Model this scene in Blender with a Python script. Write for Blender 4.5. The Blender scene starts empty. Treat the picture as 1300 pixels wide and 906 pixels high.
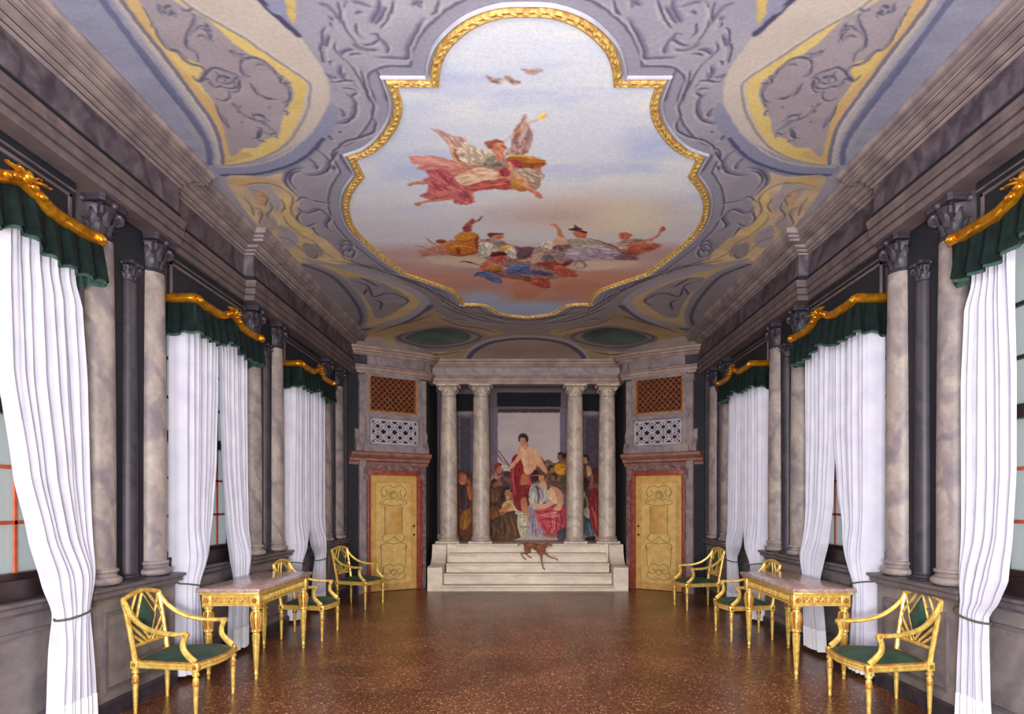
import bpy, bmesh, math, random
import numpy as np
from mathutils import Vector, Matrix
random.seed(7)
PI = math.pi
COL = bpy.context.scene.collection
F = 850.0; VX = 668.0; VY = 637.0; EYE = 1.6      # focal length in pixels of the 1300x906 frame, horizon, eye height
CEIL = 4.55

def lin(c):
    r = []
    for v in c[:3]:
        v = v/255.0
        r.append(v/12.92 if v <= 0.04045 else ((v+0.055)/1.055)**2.4)
    return (r[0], r[1], r[2], 1.0)

# ------------------------------------------------------------------ materials
MATS = {}
def newmat(name):
    m = bpy.data.materials.new(name); m.use_nodes = True
    nt = m.node_tree; b = nt.nodes['Principled BSDF']
    return m, nt, b
def N(nt, t, **kw):
    n = nt.nodes.new(t)
    for k, v in kw.items():
        if k in n.inputs: n.inputs[k].default_value = v
        else: setattr(n, k, v)
    return n
def mat(name, c1, c2=None, scale=6.0, rough=0.6, metal=0.0, bump=0.0, detail=5.0, bscale=None, spec=0.5, sheen=0.0, lo=0.35, hi=0.65):
    if name in MATS: return MATS[name]
    m, nt, b = newmat(name)
    b.inputs['Roughness'].default_value = rough; b.inputs['Metallic'].default_value = metal
    b.inputs['Specular IOR Level'].default_value = spec
    if sheen: b.inputs['Sheen Weight'].default_value = sheen
    tc = N(nt, 'ShaderNodeTexCoord')
    nz = N(nt, 'ShaderNodeTexNoise', Scale=scale, Detail=detail)
    nt.links.new(tc.outputs['Object'], nz.inputs['Vector'])
    cr = N(nt, 'ShaderNodeValToRGB'); e = cr.color_ramp.elements
    e[0].position = lo; e[1].position = hi; e[0].color = lin(c1); e[1].color = lin(c2 or c1)
    nt.links.new(nz.outputs['Fac'], cr.inputs['Fac']); nt.links.new(cr.outputs['Color'], b.inputs['Base Color'])
    if bump:
        n2 = N(nt, 'ShaderNodeTexNoise', Scale=bscale or scale*4, Detail=3.0)
        nt.links.new(tc.outputs['Object'], n2.inputs['Vector'])
        bp = N(nt, 'ShaderNodeBump', Strength=bump, Distance=0.01)
        nt.links.new(n2.outputs['Fac'], bp.inputs['Height']); nt.links.new(bp.outputs['Normal'], b.inputs['Normal'])
    MATS[name] = m; return m
def marble(name, base, vein, dark, scale=2.0, stretch=(1, 1, 1), rough=0.45, wave=3.0, amt=0.55):
    """grey veined marble: wandering bands of vein colour over a mottled ground"""
    if name in MATS: return MATS[name]
    m, nt, b = newmat(name); b.inputs['Roughness'].default_value = rough
    tc = N(nt, 'ShaderNodeTexCoord'); mp = N(nt, 'ShaderNodeMapping'); mp.inputs['Scale'].default_value = stretch
    oi = N(nt, 'ShaderNodeObjectInfo'); ad = N(nt, 'ShaderNodeVectorMath', operation='MULTIPLY_ADD')
    ad.inputs[1].default_value = (9.1, 7.3, 5.7)
    nt.links.new(oi.outputs['Random'], ad.inputs[0]); nt.links.new(tc.outputs['Object'], mp.inputs['Vector']); nt.links.new(mp.outputs['Vector'], ad.inputs[2])
    V = ad.outputs[0]
    n1 = N(nt, 'ShaderNodeTexNoise', Scale=scale*1.3, Detail=6.0, Roughness=0.6, Distortion=0.8)
    w = N(nt, 'ShaderNodeTexWave', Scale=wave, Distortion=16.0, Detail=4.0); w.inputs['Detail Scale'].default_value = 1.2
    w.bands_direction = 'DIAGONAL'
    n3 = N(nt, 'ShaderNodeTexNoise', Scale=scale*9, Detail=4.0)
    for n in (n1, w, n3): nt.links.new(V, n.inputs['Vector'])
    c1 = N(nt, 'ShaderNodeValToRGB'); e = c1.color_ramp.elements
    e[0].position = .34; e[1].position = .66; e[0].color = lin(vein); e[1].color = lin(base)
    nt.links.new(n1.outputs['Fac'], c1.inputs['Fac'])
    c2 = N(nt, 'ShaderNodeValToRGB'); e = c2.color_ramp.elements
    e[0].position = 0.0; e[0].color = (amt, amt, amt, 1); e[1].position = .38; e[1].color = (0, 0, 0, 1)
    nt.links.new(w.outputs['Fac'], c2.inputs['Fac'])
    mx = N(nt, 'ShaderNodeMix', data_type='RGBA'); mx.inputs[7].default_value = lin(dark)
    nt.links.new(c2.outputs['Color'], mx.inputs[0]); nt.links.new(c1.outputs['Color'], mx.inputs[6])
    m2 = N(nt, 'ShaderNodeMix', data_type='RGBA', blend_type='MULTIPLY'); m2.inputs[0].default_value = .35
    c3 = N(nt, 'ShaderNodeValToRGB'); e = c3.color_ramp.elements; e[0].position = .3; e[0].color = (.55, .55, .55, 1); e[1].position = .6; e[1].color = (1, 1, 1, 1)
    nt.links.new(n3.outputs['Fac'], c3.inputs['Fac'])
    nt.links.new(mx.outputs[2], m2.inputs[6]); nt.links.new(c3.outputs['Color'], m2.inputs[7])
    nt.links.new(m2.outputs[2], b.inputs['Base Color'])
    MATS[name] = m; return m
def paintmat(name, rough=0.75):
    m, nt, b = newmat(name); b.inputs['Roughness'].default_value = rough; b.inputs['Specular IOR Level'].default_value = .2
    at = N(nt, 'ShaderNodeAttribute', attribute_name='paint'); tc = N(nt, 'ShaderNodeTexCoord')
    nz = N(nt, 'ShaderNodeTexNoise', Scale=38.0, Detail=4.0); nt.links.new(tc.outputs['Object'], nz.inputs['Vector'])
    cr = N(nt, 'ShaderNodeValToRGB'); e = cr.color_ramp.elements; e[0].position = .3; e[0].color = (.86, .86, .86, 1); e[1].position = .65; e[1].color = (1, 1, 1, 1)
    nt.links.new(nz.outputs['Fac'], cr.inputs['Fac'])
    mx = N(nt, 'ShaderNodeMix', data_type='RGBA', blend_type='MULTIPLY'); mx.inputs[0].default_value = 1.0
    nt.links.new(at.outputs['Color'], mx.inputs[6]); nt.links.new(cr.outputs['Color'], mx.inputs[7])
    nt.links.new(mx.outputs[2], b.inputs['Base Color'])
    return m

M = {}
M['col'] = marble('grey_veined_marble', (164, 150, 142), (126, 114, 116), (94, 84, 100), 3.2, (1, 1, .8), .5, 1.1, .5)
M['colwarm'] = marble('pale_portico_marble', (204, 186, 168), (168, 150, 142), (134, 118, 122), 4.0, (1, 1, .8), .45, 1.3, .4)
M['stone'] = marble('grey_wall_marble', (118, 108, 110), (92, 84, 90), (70, 64, 76), 1.4, (1, 1, 1), .5, .8, .4)
M['dado'] = marble('grey_blue_dado_marble', (136, 126, 124), (112, 104, 106), (86, 80, 90), 1.6, (1, 1, 1.4), .5, .7, .35)
M['arch'] = marble('brown_grey_architrave_marble', (118, 102, 100), (94, 80, 84), (70, 60, 70), 2, (1, 1, 1), .5, 1.0, .3)
M['frieze'] = marble('purple_frieze_marble', (112, 100, 108), (64, 55, 66), (40, 34, 48), 3.4, (1, 1, 1), .5, 1.0, .5)
M['cornice'] = mat('pinkish_cornice_stucco', (164, 147, 144), (128, 114, 118), 5, .65)
M['groove_shade'] = mat('plum_groove_shade', (62, 54, 62), (48, 42, 52), 6, .6)
M['endcornice'] = mat('rosy_end_cornice_stucco', (164, 140, 128), (134, 112, 108), 5, .65)
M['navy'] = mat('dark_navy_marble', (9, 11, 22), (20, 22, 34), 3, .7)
M['slate'] = marble('dark_plum_marble', (66, 58, 68), (46, 41, 52), (32, 29, 42), 2.5, (1, 1, 1), .5, 1.2, .5)
M['steps'] = marble('pale_step_marble', (226, 210, 188), (202, 184, 168), (174, 156, 150), 2.0, (.5, 1, 2), .45, .7, .3)
M['gold'] = mat('worn_gilding', (232, 172, 44), (190, 120, 28), 18, .3, .8, .15, bscale=60)
M['goldframe'] = mat('gilded_leaf_moulding', (220, 190, 110), (168, 120, 66), 30, .5, .1, .5, bscale=70)
M['gilt'] = mat('pale_gilt_wood', (240, 210, 116), (206, 160, 72), 26, .36, .4, .1, bscale=90)
M['giltdark'] = mat('tarnished_gilt_wood', (196, 138, 62), (150, 96, 46), 30, .45, .35, .2, bscale=90)
M['greenvelvet'] = mat('dark_green_velvet', (8, 18, 18), (14, 30, 28), 12, .9, 0, 0, spec=.2)
M['greenlining'] = mat('pale_green_lining', (44, 72, 62), (34, 58, 50), 12, .8)
M['greenseat'] = mat('green_moire_silk', (26, 52, 44), (44, 76, 62), 7, .6, 0, .1, bscale=40)
M['curtain'] = mat('white_curtain_cloth', (194, 192, 204), (182, 180, 196), 5, .85, 0, .06, bscale=120)
M['hem'] = mat('double_white_hem', (230, 228, 234), (222, 220, 228), 5, .85)
M['rope'] = mat('dark_green_cord', (58, 62, 50), (84, 80, 60), 60, .8)
M['doorpaint'] = mat('ochre_door_paint', (198, 156, 88), (178, 134, 72), 9, .5)
M['doorpale'] = mat('pale_ochre_door_panel', (208, 174, 108), (190, 152, 88), 9, .5)
M['doorline'] = mat('olive_brown_door_scroll', (130, 100, 54), (110, 84, 46), 20, .6)
M['redmarble'] = mat('red_brown_door_marble', (150, 72, 52), (112, 48, 40), 14, .4)
M['casing'] = marble('mottled_purple_casing', (140, 112, 112), (86, 62, 70), (60, 44, 54), 8, (1, 1, 1), .45, 3, .5)
M['ledge'] = mat('rosy_ledge_stucco', (150, 100, 84), (116, 78, 74), 8, .55)
M['box'] = marble('lilac_grey_balcony_marble', (150, 134, 134), (120, 106, 112), (90, 80, 92), 3, (1, 1, 1), .5, 1.2, .35)
M['tracery'] = mat('white_pierced_marble', (176, 166, 176), (150, 142, 156), 8, .5)
M['grilledark'] = mat('dark_space_behind_grille', (38, 14, 10), (24, 10, 8), 5, .8)
M['lattice'] = mat('copper_coloured_lattice', (146, 74, 32), (108, 52, 26), 14, .5, .2)
M['grilleframe'] = mat('ochre_grille_frame', (170, 116, 50), (140, 92, 44), 14, .5)
M['darkwood'] = mat('dark_brown_window_wood', (52, 34, 32), (38, 26, 28), 10, .45)
M['redbar'] = mat('red_orange_glazing_bar', (196, 92, 58), (166, 72, 46), 10, .5)
M['tabletop'] = marble('rosy_console_marble', (196, 168, 156), (160, 132, 128), (122, 84, 78), 8, (1, 1, 1), .18, 4, .4)
M['whitestucco'] = mat('white_stucco_bead', (178, 176, 186), (164, 162, 174), 10, .6)
M['dog'] = mat('brown_dog_coat', (150, 96, 66), (118, 68, 48), 9, .8)
M['dark'] = mat('near_black_iron', (18, 14, 14), (26, 20, 18), 10, .4)

def floor_mat():
    m, nt, b = newmat('polished_red_brown_terrazzo')
    tc = N(nt, 'ShaderNodeTexCoord')
    v = N(nt, 'ShaderNodeTexVoronoi', Scale=78.0); v2 = N(nt, 'ShaderNodeTexVoronoi', Scale=40.0)
    nz = N(nt, 'ShaderNodeTexNoise', Scale=1.3, Detail=5.0)
    for n in (v, v2, nz): nt.links.new(tc.outputs['Object'], n.inputs['Vector'])
    cr = N(nt, 'ShaderNodeValToRGB'); cr.color_ramp.interpolation = 'CONSTANT'
    cols = [(0, (120, 74, 52)), (.2, (150, 96, 64)), (.36, (90, 56, 44)), (.52, (156, 104, 66)), (.66, (122, 76, 54)), (.8, (134, 96, 70)), (.9, (164, 120, 80)), (.955, (226, 204, 166))]
    e = cr.color_ramp.elements
    e[0].position = 0; e[0].color = lin(cols[0][1]); e[1].position = cols[1][0]; e[1].color = lin(cols[1][1])
    for p, c in cols[2:]:
        q = e.new(p); q.color = lin(c)
    sp = N(nt, 'ShaderNodeSeparateColor'); nt.links.new(v.outputs['Color'], sp.inputs[0]); nt.links.new(sp.outputs[0], cr.inputs['Fac'])
    cr2 = N(nt, 'ShaderNodeValToRGB'); e = cr2.color_ramp.elements
    e[0].position = .3; e[0].color = lin((176, 156, 146)); e[1].position = .7; e[1].color = lin((240, 224, 212))
    nt.links.new(nz.outputs['Fac'], cr2.inputs['Fac'])
    mx = N(nt, 'ShaderNodeMix', data_type='RGBA', blend_type='MULTIPLY'); mx.inputs[0].default_value = 1
    nt.links.new(cr.outputs['Color'], mx.inputs[6]); nt.links.new(cr2.outputs['Color'], mx.inputs[7])
    nt.links.new(mx.outputs[2], b.inputs['Base Color'])
    b.inputs['Roughness'].default_value = .3; b.inputs['Specular IOR Level'].default_value = .32
    n4 = N(nt, 'ShaderNodeTexNoise', Scale=5.0, Detail=2.0); nt.links.new(tc.outputs['Object'], n4.inputs['Vector'])
    bp = N(nt, 'ShaderNodeBump', Strength=.12, Distance=.01); nt.links.new(n4.outputs['Fac'], bp.inputs['Height']); nt.links.new(bp.outputs['Normal'], b.inputs['Normal'])
    return m
M['floor'] = floor_mat()
def glass_mat():
    m = bpy.data.materials.new('pale_old_glass'); m.use_nodes = True; nt = m.node_tree; nt.nodes.clear()
    o = N(nt, 'ShaderNodeOutputMaterial'); t = N(nt, 'ShaderNodeBsdfTransparent'); g = N(nt, 'ShaderNodeBsdfGlossy', Roughness=.12)
    d = N(nt, 'ShaderNodeBsdfTranslucent'); d.inputs['Color'].default_value = lin((226, 230, 228))
    f = N(nt, 'ShaderNodeBsdfDiffuse'); f.inputs['Color'].default_value = lin((186, 190, 190))
    a = N(nt, 'ShaderNodeMixShader'); a.inputs[0].default_value = .5; c = N(nt, 'ShaderNodeMixShader'); c.inputs[0].default_value = .7; e = N(nt, 'ShaderNodeMixShader'); e.inputs[0].default_value = .06
    nt.links.new(d.outputs[0], a.inputs[1]); nt.links.new(f.outputs[0], a.inputs[2]); nt.links.new(t.outputs[0], c.inputs[1]); nt.links.new(a.outputs[0], c.inputs[2])
    nt.links.new(c.outputs[0], e.inputs[1]); nt.links.new(g.outputs[0], e.inputs[2]); nt.links.new(e.outputs[0], o.inputs[0]); return m
M['glass'] = glass_mat()

# ------------------------------------------------------------------ object helpers
def tag(o, label=None, cat=None, group=None, kind=None):
    if label: o['label'] = label
    if cat: o['category'] = cat
    if group: o['group'] = group
    if kind: o['kind'] = kind
    return o
def empty(name, loc=(0, 0, 0), rz=0.0, parent=None):
    o = bpy.data.objects.new(name, None); COL.objects.link(o); o.location = loc; o.rotation_euler = (0, 0, rz)
    o.empty_display_size = .1
    if parent: o.parent = parent
    return o
def copy_tree(o, parent=None):
    c = o.copy(); COL.objects.link(c); c.parent = parent
    for ch in list(o.children): copy_tree(ch, c)
    return c
class MB:
    def __init__(s): s.bm = bmesh.new()
    def box(s, x0, x1, y0, y1, z0, z1, T=None, bev=0.0):
        bm = s.bm
        vs = [bm.verts.new((x, y, z)) for z in (z0, z1) for y in (y0, y1) for x in (x0, x1)]
        fs = [bm.faces.new([vs[i] for i in f]) for f in ((0, 2, 3, 1), (4, 5, 7, 6), (0, 1, 5, 4), (1, 3, 7, 5), (3, 2, 6, 7), (2, 0, 4, 6))]
        if bev:
            es = list({e for f in fs for e in f.edges})
            r = bmesh.ops.bevel(bm, geom=es, offset=bev, segments=2, affect='EDGES', profile=.5)
            vs = list({v for f in r['faces'] for v in f.verts} | {v for v in vs if v.is_valid})
        if T is not None:
            for v in vs:
                if v.is_valid: v.co = T @ v.co
        return s
    def lathe(s, prof, seg=24, T=None, c=(0, 0, 0), a0=0, a1=2*PI, caps=True, flute=0, fdepth=0.0):
        bm = s.bm; full = abs(a1-a0-2*PI) < 1e-6; n = seg if full else seg+1
        rings = []
        for r, z in prof:
            ring = []
            for i in range(n):
                a = a0+(a1-a0)*i/seg
                rr = r*(1-fdepth*abs(math.sin(a*flute/2))) if flute else r
                p = Vector((c[0]+rr*math.cos(a), c[1]+rr*math.sin(a), c[2]+z))
                ring.append(bm.verts.new(T @ p if T is not None else p))
            rings.append(ring)
        for a, b in zip(rings, rings[1:]):
            for i in range(n if full else n-1):
                j = (i+1) % n; bm.faces.new((a[i], a[j], b[j], b[i]))
        if caps and full:
            bm.faces.new(list(reversed(rings[0]))); bm.faces.new(rings[-1])
        return s
    def tube(s, pts, r, seg=8, closed=False, flat=1.0, T=None, up=(0, 0, 1)):
        """tube along pts; r number or list; flat squeezes the section along the 'up' side"""
        bm = s.bm; P = [Vector(p) for p in pts]; n = len(P); rs = r if isinstance(r, (list, tuple)) else [r]*n
        rings = []; up = Vector(up); prev = None
        for i in range(n):
            if closed: d = P[(i+1) % n]-P[i-1]
            else: d = P[min(i+1, n-1)]-P[max(i-1, 0)]
            d.normalize()
            if prev is None:
                a = d.cross(up)
                if a.length < 1e-3: a = d.cross(Vector((1, 0, 0)))
                a.normalize()
            else:
                a = prev-d*prev.dot(d)
                if a.length < 1e-4: a = d.cross(up)
                a.normalize()
            prev = a; b = d.cross(a)
            ring = []
            for k in range(seg):
                t = 2*PI*(k+.5)/seg
                p = P[i]+a*(rs[i]*math.cos(t))+b*(rs[i]*flat*math.sin(t))
                ring.append(bm.verts.new(T @ p if T is not None else p))
            rings.append(ring)
        m = n if closed else n-1
        for i in range(m):
            A = rings[i]; B = rings[(i+1) % n]
            for k in range(seg): bm.faces.new((A[k], A[(k+1) % seg], B[(k+1) % seg], B[k]))
        if not closed:
            bm.faces.new(list(reversed(rings[0]))); bm.faces.new(rings[-1])
        return s
    def prism(s, poly, y0, y1, axis='y', T=None):
        """extrude a polygon given in (x,z) along y (axis='y'), in (y,z) along x (axis='x') or in (x,y) along z"""
        bm = s.bm
        def mk(p, t):
            q = {'y': (p[0], t, p[1]), 'x': (t, p[0], p[1]), 'z': (p[0], p[1], t)}[axis]
            q = Vector(q); return bm.verts.new(T @ q if T is not None else q)
        A = [mk(p, y0) for p in poly]; B = [mk(p, y1) for p in poly]; n = len(poly)
        bm.faces.new(A); bm.faces.new(list(reversed(B)))
        for i in range(n): bm.faces.new((A[i], B[i], B[(i+1) % n], A[(i+1) % n]))
        return s
    def grid(s, fn, nu, nv, T=None):
        bm = s.bm
        g = [[None]*(nu+1) for _ in range(nv+1)]
        for j in range(nv+1):
            for i in range(nu+1):
                p = Vector(fn(i/nu, j/nv)); g[j][i] = bm.verts.new(T @ p if T is not None else p)
        for j in range(nv):
            for i in range(nu): bm.faces.new((g[j][i], g[j][i+1], g[j+1][i+1], g[j+1][i]))
        return s
    def ball(s, c, r, seg=10, sc=(1, 1, 1), T=None):
        mtx = Matrix.Translation(c) @ Matrix.Diagonal((r*sc[0], r*sc[1], r*sc[2], 1))
        if T is not None: mtx = T @ mtx
        bmesh.ops.create_uvsphere(s.bm, u_segments=seg, v_segments=max(4, seg//2+1), radius=1, matrix=mtx); return s
    def sweep(s, path, prof, closed=False, side=1):
        """mitred moulding: path in plan [(x,y)], profile [(offset to the right of the path, z)]"""
        bm = s.bm; n = len(path); P = [Vector((p[0], p[1])) for p in path]
        cols = []
        for i in range(n):
            if closed: d0 = P[i]-P[i-1]; d1 = P[(i+1) % n]-P[i]
            else:
                d0 = P[i]-P[i-1] if i else P[1]-P[0]; d1 = P[i+1]-P[i] if i < n-1 else P[-1]-P[-2]
            d0.normalize(); d1.normalize()
            n0 = Vector((d0.y, -d0.x))*side; n1 = Vector((d1.y, -d1.x))*side
            m = n0+n1
            if m.length < 1e-5: m = n0.copy()
            m.normalize(); k = 1/max(.25, m.dot(n0))
            cols.append([bm.verts.new((P[i].x+m.x*o*k, P[i].y+m.y*o*k, z)) for o, z in prof])
        for i in range(n if closed else n-1):
            A = cols[i]; B = cols[(i+1) % n]
            for k in range(len(prof)-1): bm.faces.new((A[k], B[k], B[k+1], A[k+1]))
        if not closed:
            for c in (cols[0], cols[-1]):
                try: bm.faces.new(c)
                except Exception: pass
        return s
    def cut(s):
        """keep the half with x > 0 (a half round engaged in the wall)"""
        g = s.bm.verts[:]+s.bm.edges[:]+s.bm.faces[:]
        bmesh.ops.bisect_plane(s.bm, geom=g, plane_co=(0, 0, 0), plane_no=(-1, 0, 0), clear_outer=True); return s
    def build(s, name, m, parent=None, smooth=True, ang=38, loc=None, rz=None):
        bm = s.bm
        bmesh.ops.recalc_face_normals(bm, faces=bm.faces)
        me = bpy.data.meshes.new(name)
        if smooth:
            ca = math.radians(ang)
            for f in bm.faces: f.smooth = True
            for e in bm.edges:
                if len(e.link_faces) == 2:
                    if e.calc_face_angle(0) > ca: e.smooth = False
        bm.to_mesh(me); bm.free()
        if m: me.materials.append(m)
        o = bpy.data.objects.new(name, me); COL.objects.link(o)
        if parent: o.parent = parent
        if loc: o.location = loc
        if rz is not None: o.rotation_euler = (0, 0, rz)
        return o
def struct(name, mb, m, parent=None, **kw):
    o = mb.build(name, m, parent, **kw)
    if parent is None: o['kind'] = 'structure'
    return o
def sempty(name, loc=(0, 0, 0), rz=0.0):
    o = empty(name, loc, rz); o['kind'] = 'structure'; return o
def catmull(pts, k=6, closed=False):
    P = [np.array(p, float) for p in pts]; n = len(P); out = []
    rng = range(n) if closed else range(n-1)
    for i in rng:
        if closed: a, b, c, d = P[i-1], P[i], P[(i+1) % n], P[(i+2) % n]
        else: a, b, c, d = P[max(i-1, 0)], P[i], P[i+1], P[min(i+2, n-1)]
        for j in range(k):
            t = j/k
            out.append(.5*((2*b)+(-a+c)*t+(2*a-5*b+4*c-d)*t*t+(-a+3*b-3*c+d)*t**3))
    if not closed: out.append(P[-1])
    return out
# ------------------------------------------------------------------ the room shell
WX = 3.2
BAY = 2.78
WC = [3.88, 6.66, 9.44]                    # window centres along each side wall
HW = .70; ZS = 1.08; ZT = 3.36             # window half width, sill and head
YN = -2.6                                  # wall behind the camera
struct('floor', MB().box(-3.7, 3.7, YN-.2, 14.4, -.1, 0), M['floor'])

def side_wall(sg, name):
    mb = MB(); xa, xb = sorted((sg*WX, sg*(WX+.1)))
    ys = [YN]
    for c in [WC[0]-BAY]+WC: ys += [c-HW, c+HW]
    ys += [11.75]
    for i in range(0, len(ys), 2): mb.box(xa, xb, ys[i], ys[i+1], 0, CEIL)
    for c in [WC[0]-BAY]+WC:
        mb.box(xa, xb, c-HW, c+HW, 0, ZS); mb.box(xa, xb, c-HW, c+HW, ZT, CEIL)
    return struct(name, mb, M['stone'])
side_wall(-1, 'wall_left'); side_wall(1, 'wall_right')
struct('wall_front', MB().box(-3.5, 3.5, YN-.2, YN, 0, CEIL), M['stone'])

W0 = Vector((-3.2, 11.6)); W1 = Vector((-1.9, 12.5)); WD = (W1-W0); WL = WD.length; WA = math.atan2(WD.y, WD.x)
def wing_frame(sg):
    """matrix: local x along the wing wall from the side corner inward, local -y towards the room, z up"""
    if sg < 0: return Matrix.Translation((W0.x, W0.y, 0)) @ Matrix.Rotation(WA, 4, 'Z')
    return Matrix.Translation((-W0.x+.06*0, W0.y, 0)) @ Matrix.Rotation(PI-WA, 4, 'Z') @ Matrix.Diagonal((1, -1, 1, 1))
mb = MB()
for sg in (-1, 1):
    T = wing_frame(sg)
    mb.box(-.3, WL, 0, .25, 0, CEIL, T)
    x0, x1 = sorted((sg*1.9, sg*2.1)); mb.box(x0, x1, 12.5, 14.3, 0, CEIL)
mb.box(-2.1, 2.1, 14.12, 14.35, 0, CEIL)
struct('wall_back', mb, M['slate'])

PED = [(4.79+BAY*k, 5.87+BAY*k) for k in range(3)]
# entablature: two ranks of plan, the paired columns carry the projecting one
XP, XR = 3.02, 3.13
def entab_path(sg):
    p = [(-XP, YN), (-XP, 5.82), (-XR, 5.82), (-XR, 7.42), (-XP, 7.42), (-XP, 11.98)]
    return [(-x*1 if sg > 0 else x, y) for x, y in p]
def end_path():
    h = [(-3.3, 11.62), (-3.0, 11.74), (-2.5, 12.05), (-2.05, 12.36), (-1.84, 12.54), (-1.8, 12.62), (-1.8, 12.94)]
    return h+[(-x, y) for x, y in reversed(h)]
A_PROF = [(-.2, 3.83), (.015, 3.83), (.015, 3.885), (.005, 3.887), (.005, 3.893), (.03, 3.897), (.03, 3.96), (.018, 3.963), (.018, 3.97), (.036, 3.975), (.036, 4.01), (.042, 4.012), (.046, 4.03), (.046, 4.045), (-.2, 4.045)]
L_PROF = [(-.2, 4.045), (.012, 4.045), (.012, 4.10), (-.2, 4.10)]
F_PROF = [(-.2, 4.10), (.01, 4.10), (.0, 4.12), (.0, 4.335), (-.2, 4.335)]
C_PROF = [(-.2, 4.335), (.02, 4.335), (.02, 4.35), (.004, 4.352), (.004, 4.36), (.045, 4.37), (.045, 4.384), (.028, 4.386), (.028, 4.394), (.07, 4.402), (.07, 4.42), (.09, 4.425), (.092, 4.436), (.10, 4.436), (.102, 4.425), (.175, 4.425), (.175, 4.443), (.156, 4.446), (.156, 4.458), (.19, 4.462), (.19, 4.48), (.172, 4.483), (.172, 4.494), (.21, 4.50), (.212, 4.512), (.225, 4.53), (.225, 4.548), (-.2, 4.548)]
def strip(o0, o1, z0, z1): return [(-.2, z0), (o0, z0), (o1, z1), (-.2, z1)]
GROOVE_SHADES = [strip(.0155, .0165, 3.884, 3.894), strip(.0305, .0305, 3.958, 3.966), strip(.0205, .021, 4.349, 4.357), strip(.0455, .046, 4.382, 4.389), strip(.156, .157, 4.4435, 4.451), strip(.174, .175, 4.4785, 4.487)]  # shadow-coloured lines painting the shade of the grooves
def entab(name, path, side, profs, mats):
    r = sempty(name)
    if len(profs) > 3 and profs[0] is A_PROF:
        for f in GROOVE_SHADES: MB().sweep(path, f, side=side).build('painted_groove_shade', M['groove_shade'], r, ang=25)
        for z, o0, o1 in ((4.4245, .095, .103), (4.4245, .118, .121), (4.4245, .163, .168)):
            MB().sweep(path, [(o0, z+.002), (o0, z), (o1, z), (o1, z+.002)], side=side).build('painted_groove_shade', M['groove_shade'], r, ang=25)
    for nm, pr, m in zip(('architrave', 'frieze', 'cornice', 'painted_shade_line'), profs, mats):  # the navy line below the frieze is a shadow put in as colour
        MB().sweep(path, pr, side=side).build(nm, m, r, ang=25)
    return r
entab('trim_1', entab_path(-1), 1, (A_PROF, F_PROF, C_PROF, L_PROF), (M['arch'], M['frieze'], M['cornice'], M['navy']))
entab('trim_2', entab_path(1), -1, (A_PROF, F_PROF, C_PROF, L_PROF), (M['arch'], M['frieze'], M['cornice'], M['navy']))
EA = [(-.2, 3.88), (.0, 3.88), (.0, 3.93), (.02, 3.935), (.02, 3.985), (.05, 4.0), (.05, 4.02), (-.2, 4.02)]
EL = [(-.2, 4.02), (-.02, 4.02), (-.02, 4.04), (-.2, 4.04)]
EF = [(-.2, 4.04), (-.01, 4.04), (-.01, 4.20), (-.2, 4.20)]
EC = [(-.2, 4.20), (.01, 4.20), (.03, 4.22), (.05, 4.225), (.05, 4.245), (.10, 4.25), (.10, 4.27), (.092, 4.272), (.092, 4.28), (.13, 4.30), (.145, 4.325), (.145, 4.335), (-.2, 4.335)]
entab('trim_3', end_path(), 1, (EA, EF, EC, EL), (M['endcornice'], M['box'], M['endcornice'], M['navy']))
def zceil(y): return CEIL-.215*np.clip((np.asarray(y, float)-11.4)/1.42, 0, 1.3)**2      # the vault comes down over the end wall
CV = [(-.2, 4.335), (.03, 4.335), (.03, 4.549), (-.2, 4.549)]
struct('trim_4', MB().sweep(end_path(), CV), mat('ochre_grey_vault_plaster', (130, 112, 100), (112, 98, 96), 4, .8))

# dado moulding and skirting, breaking forward under the column pairs
def dado_path(sg):
    p = [(-3.2, YN)]
    for a, b in PED:
        p += [(-3.2, a), (-3.1, a), (-3.1, b), (-3.2, b)]
    p += [(-3.2, 11.6)]
    return [(-x if sg > 0 else x, y) for x, y in p]
for n_, sg in ((5, -1), (6, 1)):
    r = sempty('trim_%d' % n_); sd = 1 if sg < 0 else -1
    MB().sweep(dado_path(sg), [(-.02, 0), (.012, 0), (.012, .90), (-.02, .90)], side=sd).build('dado_face', M['dado'], r, ang=25)
    MB().sweep(dado_path(sg), [(-.02, .88), (.02, .88), (.035, .905), (.06, .91), (.06, .94), (.08, .955), (.08, .975), (-.02, .985)], side=sd).build('dado_cap', M['stone'], r, ang=25)
    mb = MB()
    segs = [(3.0, 4.74), (5.94, 7.52), (8.72, 10.3)]
    for a, b in segs:
        a += .12; b -= .12
        for (y0, y1, z0, z1) in ((a, b, .76, .785), (a, b, .2, .225), (a, a+.025, .225, .76), (b-.025, b, .225, .76)):
            x0, x1 = sorted((sg*3.165, sg*3.2)); mb.box(x0, x1, y0, y1, z0, z1)
    for a, b in PED:
        a += .1; b -= .1
        for (y0, y1, z0, z1) in ((a, b, .76, .785), (a, b, .2, .225), (a, a+.025, .225, .76), (b-.025, b, .225, .76)):
            x0, x1 = sorted((sg*3.07, sg*3.1)); mb.box(x0, x1, y0, y1, z0, z1)
    mb.build('dado_panel_moulding', M['stone'], r)
for n_, sg in (('left', -1), ('right', 1)):
    sd = 1 if sg < 0 else -1
    struct('baseboard_'+n_, MB().sweep(dado_path(sg), [(-.02, 0), (.03, 0), (.03, .11), (.02, .13), (-.02, .13)], side=sd), M['slate'], ang=25)

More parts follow.
